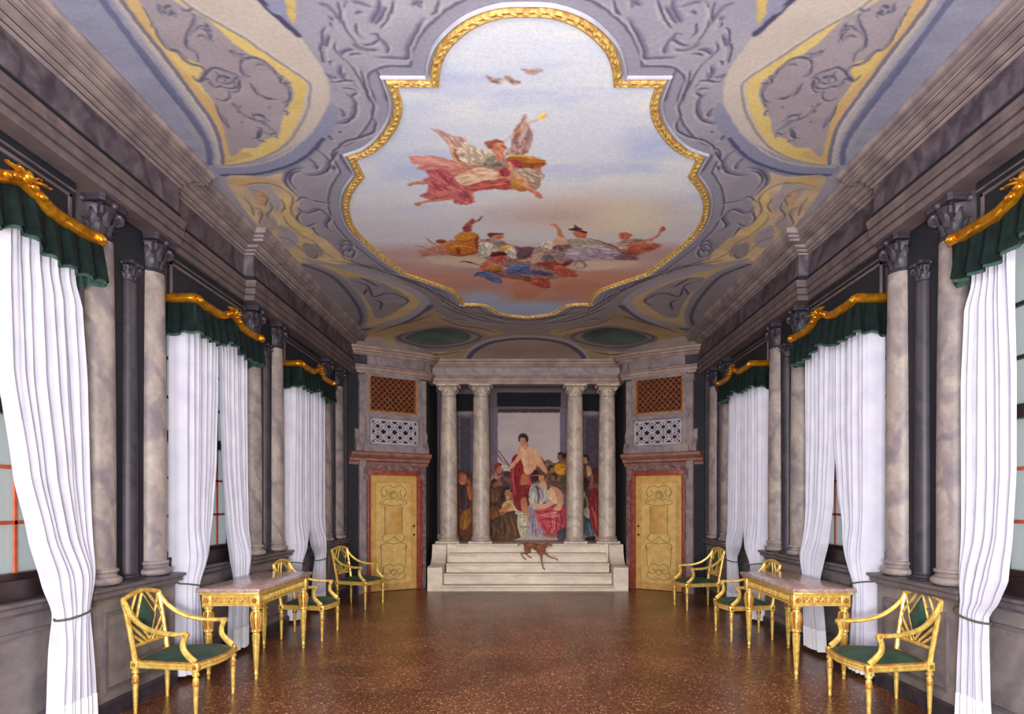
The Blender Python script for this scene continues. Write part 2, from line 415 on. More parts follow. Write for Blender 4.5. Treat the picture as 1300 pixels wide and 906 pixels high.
# dark panels: over each window and between the paired columns
def side_panels(n_, sg):
    r = sempty('trim_%d' % n_)
    for c in WC:
        mb = MB(); x0, x1 = sorted((sg*3.15, sg*3.21)); mb.box(x0, x1, c-.70, c+.80, 3.30, 3.83); mb.build('dark_panel', M['navy'], r)
        m2 = MB()
        for (y0, y1, z0, z1) in ((c-.74, c+.74, 3.70, 3.72), (c-.74, c-.72, 3.40, 3.72), (c+.72, c+.74, 3.40, 3.72), (c-.79, c+.79, 3.755, 3.765)):
            x0, x1 = sorted((sg*3.135, sg*3.15)); m2.box(x0, x1, y0, y1, z0, z1)
        m2.build('panel_moulding', M['arch'], r)
    for k in range(3):
        a = 4.97+.13+BAY*k; b = 5.68-.13+BAY*k
        mb = MB(); x0, x1 = sorted((sg*3.17, sg*3.21)); mb.box(x0, x1, a-.02, b+.02, .985, 3.83); mb.build('dark_recess', M['navy'], r)
    return r
side_panels(7, -1); side_panels(8, 1)

# ------------------------------------------------------------------ columns
def capital(mb, r, h, z0, c=(0, 0), sp=1.0):
    T = Matrix.Translation((c[0], c[1], z0))
    mb.lathe([(r*.9, 0), (r*1.02, .01), (r*1.02, h*.06), (r*.86, h*.1), (r*.9, h*.45), (r*1.08, h*.74), (r*1.2, h*.8)], 20, T)
    for row, (zz, hh, n, ph) in enumerate(((.1, .38, 8, 0), (.3, .42, 8, PI/8))):
        for i in range(n):
            a = 2*PI*i/n+ph; R = Matrix.Rotation(a, 4, 'Z')
            def leaf(u, v):
                w = r*.30*(1-.75*v*v)*(1+.18*math.sin(v*14))
                x = r*(.88+.05*row)+r*.36*v**2.2+.012
                if v > .85: x += r*.04
                z = h*(zz+hh*(v-.25*max(0, v-.7)**1.0*2))
                return (x-abs(u-.5)*r*.18, (u-.5)*2*w, z)
            mb.grid(leaf, 4, 6, T @ R)
    for i in range(4):
        a = PI/4+i*PI/2; R = Matrix.Rotation(a, 4, 'Z')
        pts = []
        for k in range(15):
            t = k/14; ang = -PI/2+t*3.6*PI; rr = h*.17*(1-.78*t)
            pts.append((r*1.35*sp+rr*math.sin(ang)*1.0, 0, h*.68+rr*math.cos(ang)*-1.0))
        mb.tube(pts, [h*.075*(1-.5*k/14) for k in range(15)], 6, T=T @ R, up=(0, 1, 0), flat=1.0)
        mb.tube([(r*.8, 0, h*.5), (r*1.05, 0, h*.72), (r*1.3*sp, 0, h*.84)], [h*.05, h*.06, h*.06], 6, T=T @ R, up=(0, 1, 0))
    s = r*1.42*sp; k = []
    for i in range(4):
        a = PI/4+i*PI/2
        for da, f in ((-.09, 1.40), (.09, 1.40), (.45, 1.08), (PI/4, 1.0), (PI/2-.45, 1.08)):
            k.append((math.cos(a+da)*s*f/1.0*.98, math.sin(a+da)*s*f*.98))
    mb.prism(k, h*.84, h*.93, 'z', T); k2 = [(x*1.04, y*1.04) for x, y in k]; mb.prism(k2, h*.93, h*1.0, 'z', T)
    for i in range(4):
        a = i*PI/2; mb.ball((math.cos(a)*s*1.0, math.sin(a)*s*1.0, h*.88), h*.1, 8, T=T)
def make_column(name, r, z0, z1, m, hb=None, hc=None, plinth=True, half=False, sp=1.0, mc=None):
    t = empty(name); hb = hb or r*.75; hc = hc or r*1.45
    mb = MB(); p = hb*.3 if plinth else .0
    if plinth: mb.box(-r*1.32, r*1.32, -r*1.32, r*1.32, z0, z0+p)
    prof = []
    def tor(zc, rad, rr, n=6):
        return [(rr+rad*math.cos(-PI/2+PI*i/n), zc+rad*math.sin(-PI/2+PI*i/n)) for i in range(n+1)]
    h = hb-p
    prof += tor(h*.24, h*.24, r*1.08)+[(r*1.1, h*.5), (r*1.03, h*.58), (r*1.06, h*.68)]+tor(h*.8, h*.12, r*1.03)+[(r, h*.94), (r*.99, h)]
    mb.lathe([(a, b+z0+p) for a, b in prof], 32); half and mb.cut(); mb.build('column_base', m, t)
    mb = MB(); za = z0+hb; zb = z1-hc; q = []
    for i in range(13):
        u = i/12; q.append((r*(1-.13*max(0, (u-.25)/.75)**1.6), za+(zb-za)*u))
    mb.lathe(q, 36); half and mb.cut(); mb.build('column_shaft', m, t)
    mb = MB(); capital(mb, r*.88, hc, zb, sp=sp); half and mb.cut(); mb.build('column_capital', mc or m, t)
    return t
side_col = make_column('wall_column', .135, .985, 3.83, M['col'], hb=.13, hc=.30, plinth=False, half=True, sp=.86, mc=M['slate'])  # capitals take a darker marble colour to stand in for shade
slim_col = make_column('slim_column', .07, .985, 3.50, M['slate'], hc=.16, half=True, sp=.9)
first = {'s': side_col, 'n': slim_col}; used = {'s': 0, 'n': 0}
def put_col(kind, x, y, label, group, rz=0):
    o = first[kind] if not used[kind] else copy_tree(first[kind]); used[kind] = 1
    o.location = (x, y, 0); o.rotation_euler = (0, 0, rz)
    tag(o, label, 'column', group, 'thing'); return o
side_n = {-1: 'left', 1: 'right'}
where_a = ['just beyond the nearest tied curtain', 'beside the far curtain of the middle window', 'beside the far curtain of the last window']
where_b = ['before the middle window and behind the nearest armchair', 'before the last window, behind the console table', 'at the corner beside the far armchair']
for sg in (-1, 1):
    for k in range(3):
        put_col('s', sg*3.199, 4.97+BAY*k, 'grey marble column on the %s wall %s' % (side_n[sg], where_a[k]), 'paired marble columns on the side walls', 0 if sg < 0 else PI)
        put_col('s', sg*3.199, 5.68+BAY*k, 'grey marble column on the %s wall %s' % (side_n[sg], where_b[k]), 'paired marble columns on the side walls', 0 if sg < 0 else PI)
        put_col('n', sg*3.169, 5.325+BAY*k, 'slim plum marble column in the %s dark recess of the %s wall' % (('nearest', 'middle', 'farthest')[k], side_n[sg]), 'slim columns in the dark recesses', 0 if sg < 0 else PI)
pc = make_column('portico_column', .172, .80, 3.88, M['colwarm'], hb=.14, hc=.24)
names4 = ['outer left', 'inner left', 'inner right', 'outer right']
for i, x in enumerate((-1.52, -.885, .955, 1.585)):
    o = pc if i == 0 else copy_tree(pc)
    o.location = (x, 13.12, 0); tag(o, '%s pale marble column of the end wall portico above the steps' % names4[i], 'column', 'four columns of the portico', 'thing')

# ------------------------------------------------------------------ portico, steps, cheek walls
ys = [12.0, 12.2, 12.4, 12.6, 12.8]; zs = [.109, .30, .468, .636, .80]
st = empty('staircase', (0.03, 12.0, 0))
tag(st, 'five broad pale marble steps rising to the painted portico at the end of the hall', 'staircase')
for i in range(5):
    mb = MB(); zb = 0 if i == 0 else zs[i-1]
    y = ys[i]-12.0; yb = (ys[i+1]-12.0 if i < 4 else 2.1)+.0
    x = 1.55-.02*i
    mb.box(-x, x, y+.02, yb+.02 if i < 4 else 2.1, 0, zs[i]-.035)
    mb.box(-x, x, y-.045, yb+.02 if i < 4 else 2.1, zs[i]-.036, zs[i], bev=.006)
    mb.build('step', M['steps'], st)
for sg, nm in ((-1, 'left'), (1, 'right')):
    prof = [(0, 0), (0, .42), (.04, .44), (.28, .44)]
    for k in range(9):
        a = k/8*PI/2; prof.append((.28+.34*math.sin(a), .44+.33*(1-math.cos(a))))
    prof += [(.64, .80), (.8, .80), (.8, 0)]
    x0, x1 = sorted((sg*1.535, sg*1.80))
    MB().prism(prof, x0, x1, 'x').build('cheek_wall', M['steps'], st)
    x0, x1 = sorted((sg*1.36, sg*1.80)); MB().box(x0, x1, .78, 2.1, 0, .80).build('pedestal', M['steps'], st)
for c in st.children: pass

# ------------------------------------------------------------------ wings with balcony box, grille and door
def wing(sg, k):
    T = wing_frame(sg); side = side_n[sg]
    def B(x0, x1, n0, n1, z0, z1, mb=None, bev=0):        # n = distance out from the wall face
        mb = mb or MB(); mb.box(x0, x1, -n1, -n0, z0, z1, T, bev); return mb
    # pilaster strips and dark strips
    r = sempty('trim_%d' % (9+k))
    B(.10, .29, 0, .03, .0, 3.88).build('dark_strip', M['navy'], r)
    mb = B(.29, .41, 0, .09, 0, 3.84); B(.27, .43, 0, .11, 3.72, 3.84, mb); B(.27, .43, 0, .11, 0, .2, mb); mb.build('pilaster_strip', M['box'], r)
    mb = B(1.46, 1.58, 0, .08, 2.5, 3.84); mb.build('pilaster_strip', M['box'], r)
    x0, x1 = sorted((sg*1.87, sg*1.905)); MB().box(x0, x1, 12.52, 14.1, .0, 3.88).build('dark_strip', M['navy'], r)
    # balcony box
    b = empty('singers_balcony'); b.location = (T @ Vector((.95, 0, 2.25)))
    inv = Matrix.Translation(-b.location)
    tag(b, 'shallow marble balcony with an orange lattice grille over the %s ochre door' % side, 'balcony', 'balconies over the doors')
    def P(mb, nm, m, par=b, **kw):
        for v in mb.bm.verts: v.co = inv @ v.co
        return mb.build(nm, m, par, **kw)
    mb = B(.38, 1.50, 0, .10, 2.5, 3.12); B(.36, 1.52, 0, .13, 3.10, 3.16, mb); B(.36, 1.52, 0, .14, 2.48, 2.60, mb)
    for xx in (.40, 1.42): B(xx, xx+.06, .1, .125, 2.6, 3.1, mb)
    P(mb, 'balcony_body', M['box'])
    mb = MB(); pr = [(-.02, 2.26), (.03, 2.26), (.05, 2.31), (.10, 2.33), (.10, 2.37), (.16, 2.40), (.19, 2.43), (.19, 2.47), (.12, 2.5), (-.02, 2.5)]
    pth = [(.12, 0), (.12, -.0001), (1.62, -.0001), (1.62, 0)]
    mb.prism([(-a, z) for a, z in pr], .12, 1.64, 'x', T); P(mb, 'balcony_ledge', M['ledge'])
    for xx in (.22, 1.52):                                   # scroll brackets beside the body
        mb = MB(); mb.prism([(0, 2.5), (-.12, 2.5), (-.14, 2.56), (-.10, 2.66), (-.05, 2.72), (-.07, 2.8), (-.05, 2.88), (0, 2.9)], xx, xx+.09, 'x', T); P(mb, 'scroll_bracket', M['box'])
    B2 = B(.48, 1.39, .10, .106, 2.63, 3.07); P(B2, 'tracery_ground', M['dark'])
    mb = MB(); u0, u1, z0, z1 = .48, 1.39, 2.63, 3.07
    for (a0, a1, c0, c1) in ((u0, u1, z0, z0+.03), (u0, u1, z1-.03, z1), (u0, u0+.03, z0, z1), (u1-.03, u1, z0, z1)): B(a0, a1, .10, .125, c0, c1, mb)
    nx = 4; du = (u1-u0-.06)/nx
    for i in range(nx):
        for j in range(2):
            cx = u0+.03+du*(i+.5); cz = z0+.03+.095+.19*j
            for q in range(8):
                a = q*PI/4+PI/8
                mb.tube([T @ Vector((cx+.05*math.cos(a), -.115, cz+.045*math.sin(a))), T @ Vector((cx+.125*math.cos(a), -.115, cz+.1*math.sin(a)))], .018, 5)
            mb.tube([T @ Vector((cx+.052*math.cos(a*PI/6), -.115, cz+.046*math.sin(a*PI/6))) for a in range(12)], .015, 5, closed=True)
            mb.tube([T @ Vector((cx+.1*math.cos(a*PI/6), -.113, cz+.088*math.sin(a*PI/6))) for a in range(12)], .014, 5, closed=True)
    P(mb, 'pierced_tracery', M['tracery'])
    # grille
    mb = B(.40, 1.47, 0, .08, 3.14, 3.20); B(.40, 1.47, 0, .08, 3.83, 3.89, mb); B(.40, .47, 0, .08, 3.2, 3.84, mb); B(1.40, 1.47, 0, .08, 3.2, 3.84, mb)
    P(mb, 'grille_surround', M['box'])
    P(B(.45, 1.42, 0, .02, 3.18, 3.86), 'dark_opening', M['grilledark'])
    mb = B(.47, 1.40, .02, .07, 3.20, 3.225); B(.47, 1.40, .02, .07, 3.825, 3.85, mb); B(.47, .50, .02, .07, 3.2, 3.84, mb); B(1.37, 1.40, .02, .07, 3.2, 3.84, mb)
    P(mb, 'grille_frame', M['grilleframe'])
    mb = MB(); U0, U1, Z0, Z1 = .50, 1.37, 3.225, 3.825; stp = .108
    for dirn in (1, -1):
        c = -2.0
        while c < 4.0:
            # line z - Z0 = dirn*(u-U0) + c
            pts = []
            for u in (U0, U1):
                z = Z0+dirn*(u-U0)+c
                if Z0 <= z <= Z1: pts.append((u, z))
            for z in (Z0, Z1):
                u = U0+(z-Z0-c)*dirn
                if U0 < u < U1: pts.append((u, z))
            if len(pts) >= 2:
                (a, b1), (c1, d1) = pts[0], pts[1]
                mb.tube([T @ Vector((a, -.045-.006*dirn, b1)), T @ Vector((c1, -.045-.006*dirn, d1))], .016, 4)
            c += stp
    P(mb, 'grille_lattice', M['lattice'])
    # door
    d = sempty('door_%d' % (k+1)); d.location = T @ Vector((.95, 0, 0)); inv = Matrix.Translation(-d.location)
    def D(mb, nm, m, par=d, **kw):
        for v in mb.bm.verts: v.co = inv @ v.co
        return mb.build(nm, m, par, **kw)
    mb = B(.36, .44, 0, .07, 0, 2.25); B(1.49, 1.58, 0, .07, 0, 2.25, mb); B(.36, 1.58, 0, .075, 2.17, 2.26, mb)
    B(1.45, 1.56, 0, .11, 2.0, 2.2, mb); B(.37, .45, 0, .11, 2.0, 2.2, mb)
    D(mb, 'door_casing', M['casing'])
    mb = B(.44, .495, 0, .10, 0, 2.17, bev=.006); B(1.40, 1.495, 0, .10, 0, 2.17, mb, .006); B(.44, 1.495, 0, .102, 2.08, 2.17, mb, .006)
    D(mb, 'door_frame', M['redmarble'])
    leaf = D(B(.49, 1.405, 0, .04, .01, 2.08), 'door_leaf', M['doorpaint'])
    def L(mb, nm, m):
        for v in mb.bm.verts: v.co = inv @ v.co
        return mb.build(nm, m, leaf)
    L(B(.60, 1.30, .04, .046, .12, 1.95), 'door_field', M['doorpale'])
    mb = MB()
    for (a0, a1, c0, c1) in ((.60, 1.30, 1.935, 1.95), (.60, 1.30, .12, .135), (.60, .615, .12, 1.95), (1.285, 1.30, .12, 1.95)): B(a0, a1, .046, .052, c0, c1, mb)
    L(mb, 'field_moulding', M['doorpaint'])
    L(B(.79, 1.10, .046, .056, 1.02, 1.52, bev=.004), 'centre_panel', M['doorpaint'])
    mb = MB()
    def S(pts, w=.006):
        mb.tube([T @ Vector((p[0], -.05, p[1])) for p in catmull(pts, 5)], w, 4)
    def ring(cx, cz, ax, az, n=14): mb.tube([T @ Vector((cx+ax*math.cos(2*PI*i/n), -.05, cz+az*math.sin(2*PI*i/n))) for i in range(n)], .006, 4, closed=True)
    c = .945
    for q in (-1, 1):
        S([(c, 1.86), (c+q*.1, 1.9), (c+q*.2, 1.86), (c+q*.24, 1.76), (c+q*.17, 1.7), (c+q*.12, 1.77), (c+q*.16, 1.82)])
        S([(c+q*.24, 1.76), (c+q*.21, 1.66), (c+q*.26, 1.58), (c+q*.16, 1.55), (c, 1.53)])
        S([(c+q*.05, 1.62), (c+q*.14, 1.66), (c+q*.2, 1.6)])
        S([(c+q*.17, 1.53), (c+q*.165, 1.2), (c+q*.17, 1.02)])
        S([(c+q*.17, 1.02), (c+q*.22, .95), (c+q*.16, .88), (c+q*.06, .93), (c, .98)])
        S([(c, .84), (c+q*.12, .86), (c+q*.24, .83), (c+q*.25, .76), (c+q*.2, .74)])
        S([(c+q*.24, .8), (c+q*.23, .5), (c+q*.22, .42)])
        S([(c, .44), (c+q*.08, .48), (c+q*.18, .44), (c+q*.2, .34), (c+q*.12, .3), (c+q*.06, .35), (c+q*.11, .39)])
        S([(c+q*.2, .34), (c+q*.22, .24), (c+q*.1, .19), (c, .22)])
    ring(c, 1.72, .085, .075); ring(c, 1.72, .05, .045); ring(c, .33, .05, .05)
    L(mb, 'door_scrollwork', M['doorline'])
    hx = 1.335 if True else .56
    for zz in (1.16, 1.0):
        kb = MB(); kb.ball(T @ Vector((hx, -.075, zz)), .02, 10); kb.tube([T @ Vector((hx, -.04, zz)), T @ Vector((hx, -.075, zz))], .008, 8)
        L(kb, 'door_knob', M['dark'])
wing(-1, 0); wing(1, 1)

# ------------------------------------------------------------------ windows
def window(n_, sg, c):
    w = sempty('window_%d' % n_, (sg*3.25, c, 0))
    def bx(mb, x0, x1, y0, y1, z0, z1, bev=0):            # x measured outward from the frame plane (towards outside +)
        a, b = sorted((sg*x0, sg*x1)); mb.box(a, b, y0, y1, z0, z1, None, bev); return mb
    mb = MB(); bx(mb, -.015, .03, -HW, -HW+.06, ZS, ZT); bx(mb, -.015, .03, HW-.06, HW, ZS, ZT); bx(mb, -.03, .05, -HW, HW, ZT-.06, ZT); bx(mb, -.03, .05, -HW, HW, ZS, ZS+.07)
    bx(mb, -.035, .05, -HW, HW, 2.15, 2.24)
    mb.build('window_frame', M['darkwood'], w)
    mb = MB(); bx(mb, -.09, .05, -HW+.0, HW-.0, .99, ZS+.03, .008); mb.build('window_sill', M['darkwood'], w)
    mb = MB()
    for y in (-.38, 0, .38): bx(mb, -.006, .006, y-.013, y+.013, ZS+.07, 2.15)
    for z in (1.47, 1.82): bx(mb, -.006, .006, -HW+.06, HW-.06, z-.012, z+.012)
    mb.build('glazing_bars', M['redbar'], w)
    mb = MB()
    for y in (-.38, 0, .38): bx(mb, -.006, .006, y-.013, y+.013, 2.24, ZT-.06)
    for z in (2.55, 2.9): bx(mb, -.018, .01, -HW+.06, HW-.06, z-.012, z+.012)
    mb.build('upper_glazing_bars', M['darkwood'], w)
    mb = MB(); bx(mb, .02, .024, -HW+.05, HW-.05, ZS+.06, ZT-.05); mb.build('glass', M['glass'], w)
n_ = 1
for sg in (-1, 1):
    for c in WC: window(n_, sg, c); n_ += 1
for sg in (-1, 1): window(n_, sg, WC[0]-BAY); n_ += 1
# ------------------------------------------------------------------ valances
def make_valance():
    """local: y along the wall (centre 0), x=0 the wall, +x into the room, z absolute"""
    L = .74; D = .27
    t = empty('window_valance')
    def crest(s):                                  # s in -1..1 along the front
        a = abs(s)
        return 3.365+.07*math.exp(-(a/.34)**2)+.018*math.cos(a*9.5)*(1-a)+.03*math.exp(-((a-1)/.2)**2)
    path = []
    for i in range(5): path.append((D*i/4, -L, 1.0))
    for i in range(1, 56): path.append((D, -L+2*L*i/55, 0))
    for i in range(1, 5): path.append((D*(1-i/4), L, 1.0))
    mb = MB(); bm = mb.bm; rings = []
    for i, (x, y, _) in enumerate(path):
        s = max(-1, min(1, y/L)); z = crest(s)
        p = Vector((x, y, z)); a = Vector(path[max(i-1, 0)][:2]); b = Vector(path[min(i+1, len(path)-1)][:2]); d = (b-a); d.normalize()
        n = Vector((d.y, -d.x))
        wob = .006*math.sin(i*1.9)
        pr = [(-.02, -.03), (.018, -.034), (.034, -.018), (.022, -.006), (.03+wob, .012), (.044, .026), (.034, .042), (.0, .046), (-.02, .04)]
        rings.append([bm.verts.new((x+n.x*o, y+n.y*o, z+zz)) for o, zz in pr])
    for A, B_ in zip(rings, rings[1:]):
        for k in range(len(A)): bm.faces.new((A[k], A[(k+1) % len(A)], B_[(k+1) % len(A)], B_[k]))
    bm.faces.new(rings[0]); bm.faces.new(list(reversed(rings[-1])))
    mb.build('gilded_cornice', M['gold'], t, ang=60)
    mb = MB()                                       # carved leaves on the crest, in the middle and at the corners
    def leafs(yc, n, sp, h, x=D+.035):
        for i in range(n):
            u = (i-(n-1)/2)/max(1, (n-1)/2) if n > 1 else 0
            a = u*1.05; zc = crest(yc/L)+.02
            pts = [(x, yc+u*sp*.35, zc), (x+.018, yc+u*sp*.7+.02*math.sin(a), zc+h*.55*math.cos(a)), (x+.006, yc+u*sp+.045*math.sin(a), zc+h*math.cos(a)), (x+.028, yc+u*sp+.06*math.sin(a), zc+h*.86*math.cos(a))]
            mb.tube(catmull(pts, 4), [.016, .017, .018, .017, .016, .016, .015, .014, .012, .011, .009, .008, .006], 6, flat=.6)
    leafs(0, 5, .12, .042)
    for i in range(5):
        y = -.14+i*.07; mb.ball((D+.034, y, crest(y/L)+.012), .024, 8, (.9, 1.6, .9))
    mb.ball((D+.05, 0, crest(0)+.03), .032, 10, (.7, 1.2, 1))
    mb.build('carved_crest', M['gold'], t, ang=60)
    for y_ in (-L+.04, L-.04):
        mb = MB(); mb.ball((D+.035, y_, crest(y_/L)), .03, 8, (.8, 1.3, 1)); mb.build('carved_corner_leaf', M['gold'], t, ang=60)
    # velvet: pleated, the lower edge falls in little tails
    per = D*2+2*L; nu = 260; ntail = 13
    def pos(s):
        if s < D: return Vector((s, -L)), Vector((0, -1))
        if s < D+2*L: return Vector((D, -L+(s-D))), Vector((1, 0))
        return Vector((D-(s-D-2*L), L)), Vector((0, 1))
    def velvet(off, extra):
        def f(u, v):
            s = u*per; p, n = pos(s); sy = max(-1, min(1, p.y/L))
            ph = u*ntail*2*PI
            top = crest(sy)-.02
            drop = .24+.018*abs(math.sin(ph/2))+.05*(abs(2*u-1)**6)+extra
            am = (.010+.022*v)*math.sin(ph)+.004*math.sin(ph*3.1+1)
            am *= 1 if v > 0 else .3
            o = off+am+.022*v
            return (p.x+n.x*o, p.y+n.y*o, top-drop*v)
        return f
    MB().grid(velvet(0, 0), nu, 8).build('velvet_pelmet', M['greenvelvet'], t, ang=80)
    MB().grid(velvet(-.012, .02), nu, 5).build('pale_lining', M['greenlining'], t, ang=80)
    return t
val = make_valance()
order = ['nearest', 'middle', 'farthest']
first_v = True
for sg in (-1, 1):
    for k, c in enumerate(WC):
        o = val if first_v else copy_tree(val); first_v = False
        o.location = (sg*3.2, c, 0); o.rotation_euler = (0, 0, 0 if sg < 0 else PI)
        tag(o, 'green velvet valance with wavy gilded cornice over the %s %s window' % (order[k], side_n[sg]), 'valance', 'gilded valances over the windows')

# ------------------------------------------------------------------ curtains
def interp(tab, z, k):
    for a, b in zip(tab, tab[1:]):
        if a[0] >= z >= b[0]:
            t = (a[0]-z)/(a[0]-b[0]+1e-9); t = t*t*(3-2*t)*.35+t*.65
            return a[k]+(b[k]-a[k])*t
    return tab[-1][k] if z < tab[-1][0] else tab[0][k]
def curtain(sg, c, tab, ztie, label, seed, group, tassel=False, nf=8.5):
    """tab rows: (z, y of inner edge, y of outer edge) relative to the window centre"""
    rnd = random.Random(seed); t = empty('curtain', (sg*3.07, c+(tab[0][1]+tab[0][2])/2, 0)); yc = (tab[0][1]+tab[0][2])/2
    ph = [rnd.uniform(0, 6.28) for _ in range(8)]
    W0_ = abs(tab[0][2]-tab[0][1])
    def surf(off=0.0):
        def f(u, v):
            z = 3.36-(3.36-.05)*v
            yi = interp(tab, z, 1); yo = interp(tab, z, 2); w = abs(yo-yi)
            uu = u+.022*math.sin(2*PI*u*1.5+ph[0]+v*1.3)*(u*(1-u)*4)
            y = yi+(yo-yi)*uu
            A = .028+.020*min(1, (W0_-w)/W0_+.2)
            nearT = math.exp(-((z-ztie)/.16)**2)
            p = 2*PI*nf*u
            wv = math.sin(p+.5*math.sin(p*.5+ph[2])+ph[1]+.35*math.sin(v*3+ph[3]))+.35*math.sin(p*1.7+ph[4]+v*1.5)
            x = A*wv*(1-.45*nearT)
            # drawn in: the bundle rounds out at the tie, bellies above it
            rnd_ = 1-(2*u-1)**2
            x += .06*rnd_*min(1, 1.35-w/W0_)*(.6+.4*nearT)+.05*math.exp(-((z-ztie-.22)/.2)**2)*rnd_
            # the outer edge runs back to the wall
            q = max(0, (u-.93)/.07); x = x*(1-q)-.115*q*q*(3-2*q)
            x += off
            return (-sg*x, y-yc, z)
        return f
    MB().grid(surf(), 150, 76).build('curtain_cloth', M['curtain'], t, ang=85)
    fs = surf(.004)
    MB().grid(lambda u, v: fs(u, .935+.0645*v), 150, 8).build('curtain_hem', M['hem'], t, ang=85)
    # cord round the bundle, running back to a hook on the wall
    yi = interp(tab, ztie, 1)-yc; yo = interp(tab, ztie, 2)-yc; m = (yi+yo)/2; h = abs(yo-yi)/2+.012; d = 1 if yo > yi else -1
    pts = []
    for k in range(17):
        a = -PI*.5+PI*1.0*k/16-.0
        pts.append((-sg*(.0+.12*math.cos(a)+.0), m+h*math.sin(a)*d*-1*-1, ztie-.02+.035*math.sin(a)))
    hook = (sg*.16, yo+d*.05, ztie+.10)
    pts = [(sg*.03, m-h*d*.8, ztie-.045)]+pts+[((sg*.08), yo+d*.03, ztie+.05), hook]
    rp = MB().tube(pts, .0075, 6).build('tieback_cord', M['rope'], t)
    if tassel:
        mb = MB(); mb.tube([hook, (hook[0]-sg*.02, hook[1]+d*.01, hook[2]-.14)], .004, 5)
        mb.lathe([(.004, 0), (.016, -.01), (.018, -.03), (.012, -.04), (.02, -.06), (.024, -.14), (.02, -.145)], 12, Matrix.Translation((hook[0]-sg*.02, hook[1]+d*.01, hook[2]-.13)))
        mb.build('tassel', M['rope'], t)
    tag(t, label, 'curtain', group); return t
G = 'white window curtains'
# far curtain of the nearest window
def far1(): return [(3.36, .02, .70), (3.08, .02, .71), (2.92, .02, .80), (2.4, .04, .86), (1.78, .17, .85), (1.39, .30, .84), (1.08, .42, .81), (.86, .50, .78), (.7, .50, .79), (.3, .48, .85), (.05, .46, .88)]
curtain(-1, WC[0], far1(), .88, 'white curtain tied low beside the nearest armchair, nearest on the left wall', 1, G)
curtain(1, WC[0], [(3.36, .33, .70), (3.08, .33, .71), (2.92, .33, .82), (2.4, .31, .88), (1.8, .31, .88), (1.4, .34, .87), (1.1, .38, .85), (.95, .46, .84), (.84, .56, .83), (.70, .56, .84), (.3, .55, .88), (.05, .53, .92)], .85, 'white curtain tied low behind the nearest armchair, nearest on the right wall', 2, G, nf=7)
# middle windows
curtain(-1, WC[1], [(3.36, .0, -.70), (2.7, -.01, -.70), (2.0, -.06, -.70), (1.5, -.16, -.70), (1.15, -.30, -.70), (.86, -.47, -.71), (.7, -.46, -.71), (.05, -.36, -.74)], .86, 'near curtain of the middle left window, tied back above the console table', 3, G)
curtain(-1, WC[1], [(3.36, .02, .70), (2.7, .03, .70), (2.0, .08, .70), (1.4, .18, .69), (1.0, .26, .68), (.80, .33, .66), (.05, .26, .68)], .80, 'far curtain of the middle left window, hanging behind the console table', 4, G)
curtain(1, WC[1], [(3.36, .0, -.72), (2.3, -.0, -.72), (1.7, -.10, -.72), (1.3, -.24, -.71), (1.0, -.40, -.71), (.86, -.48, -.71), (.7, -.47, -.71), (.05, -.33, -.74)], .88, 'near curtain of the middle right window, drawn back with a tasselled cord', 5, G, tassel=True)
curtain(1, WC[1], [(3.36, .01, .70), (2.3, .02, .70), (1.6, .08, .70), (1.2, .18, .69), (.95, .30, .68), (.80, .36, .66), (.05, .22, .68)], .80, 'far curtain of the middle right window, hanging behind the console table', 6, G)
# farthest windows
for sg, sd in ((-1, 'left'), (1, 'right')):
    dz = 0 if sg < 0 else -.02
    curtain(sg, WC[2], [(3.36, .0, -.72), (1.7, .02, -.72), (1.25+dz, -.02, -.71), (1.0+dz, -.20, -.70), (.80+dz, -.42, -.69), (.7, -.42, -.70), (.05, -.34, -.72)], .80+dz, 'near curtain of the farthest %s window, nearly closed above its tie' % sd, 7+sg, G)
    curtain(sg, WC[2], [(3.36, .01, .70), (1.7, .02, .70), (1.25+dz, .03, .70), (1.0+dz, .16, .69), (.80+dz, .34, .66), (.7, .34, .66), (.05, .24, .68)], .80+dz, 'far curtain of the farthest %s window, beside the corner column' % sd, 10+sg, G)

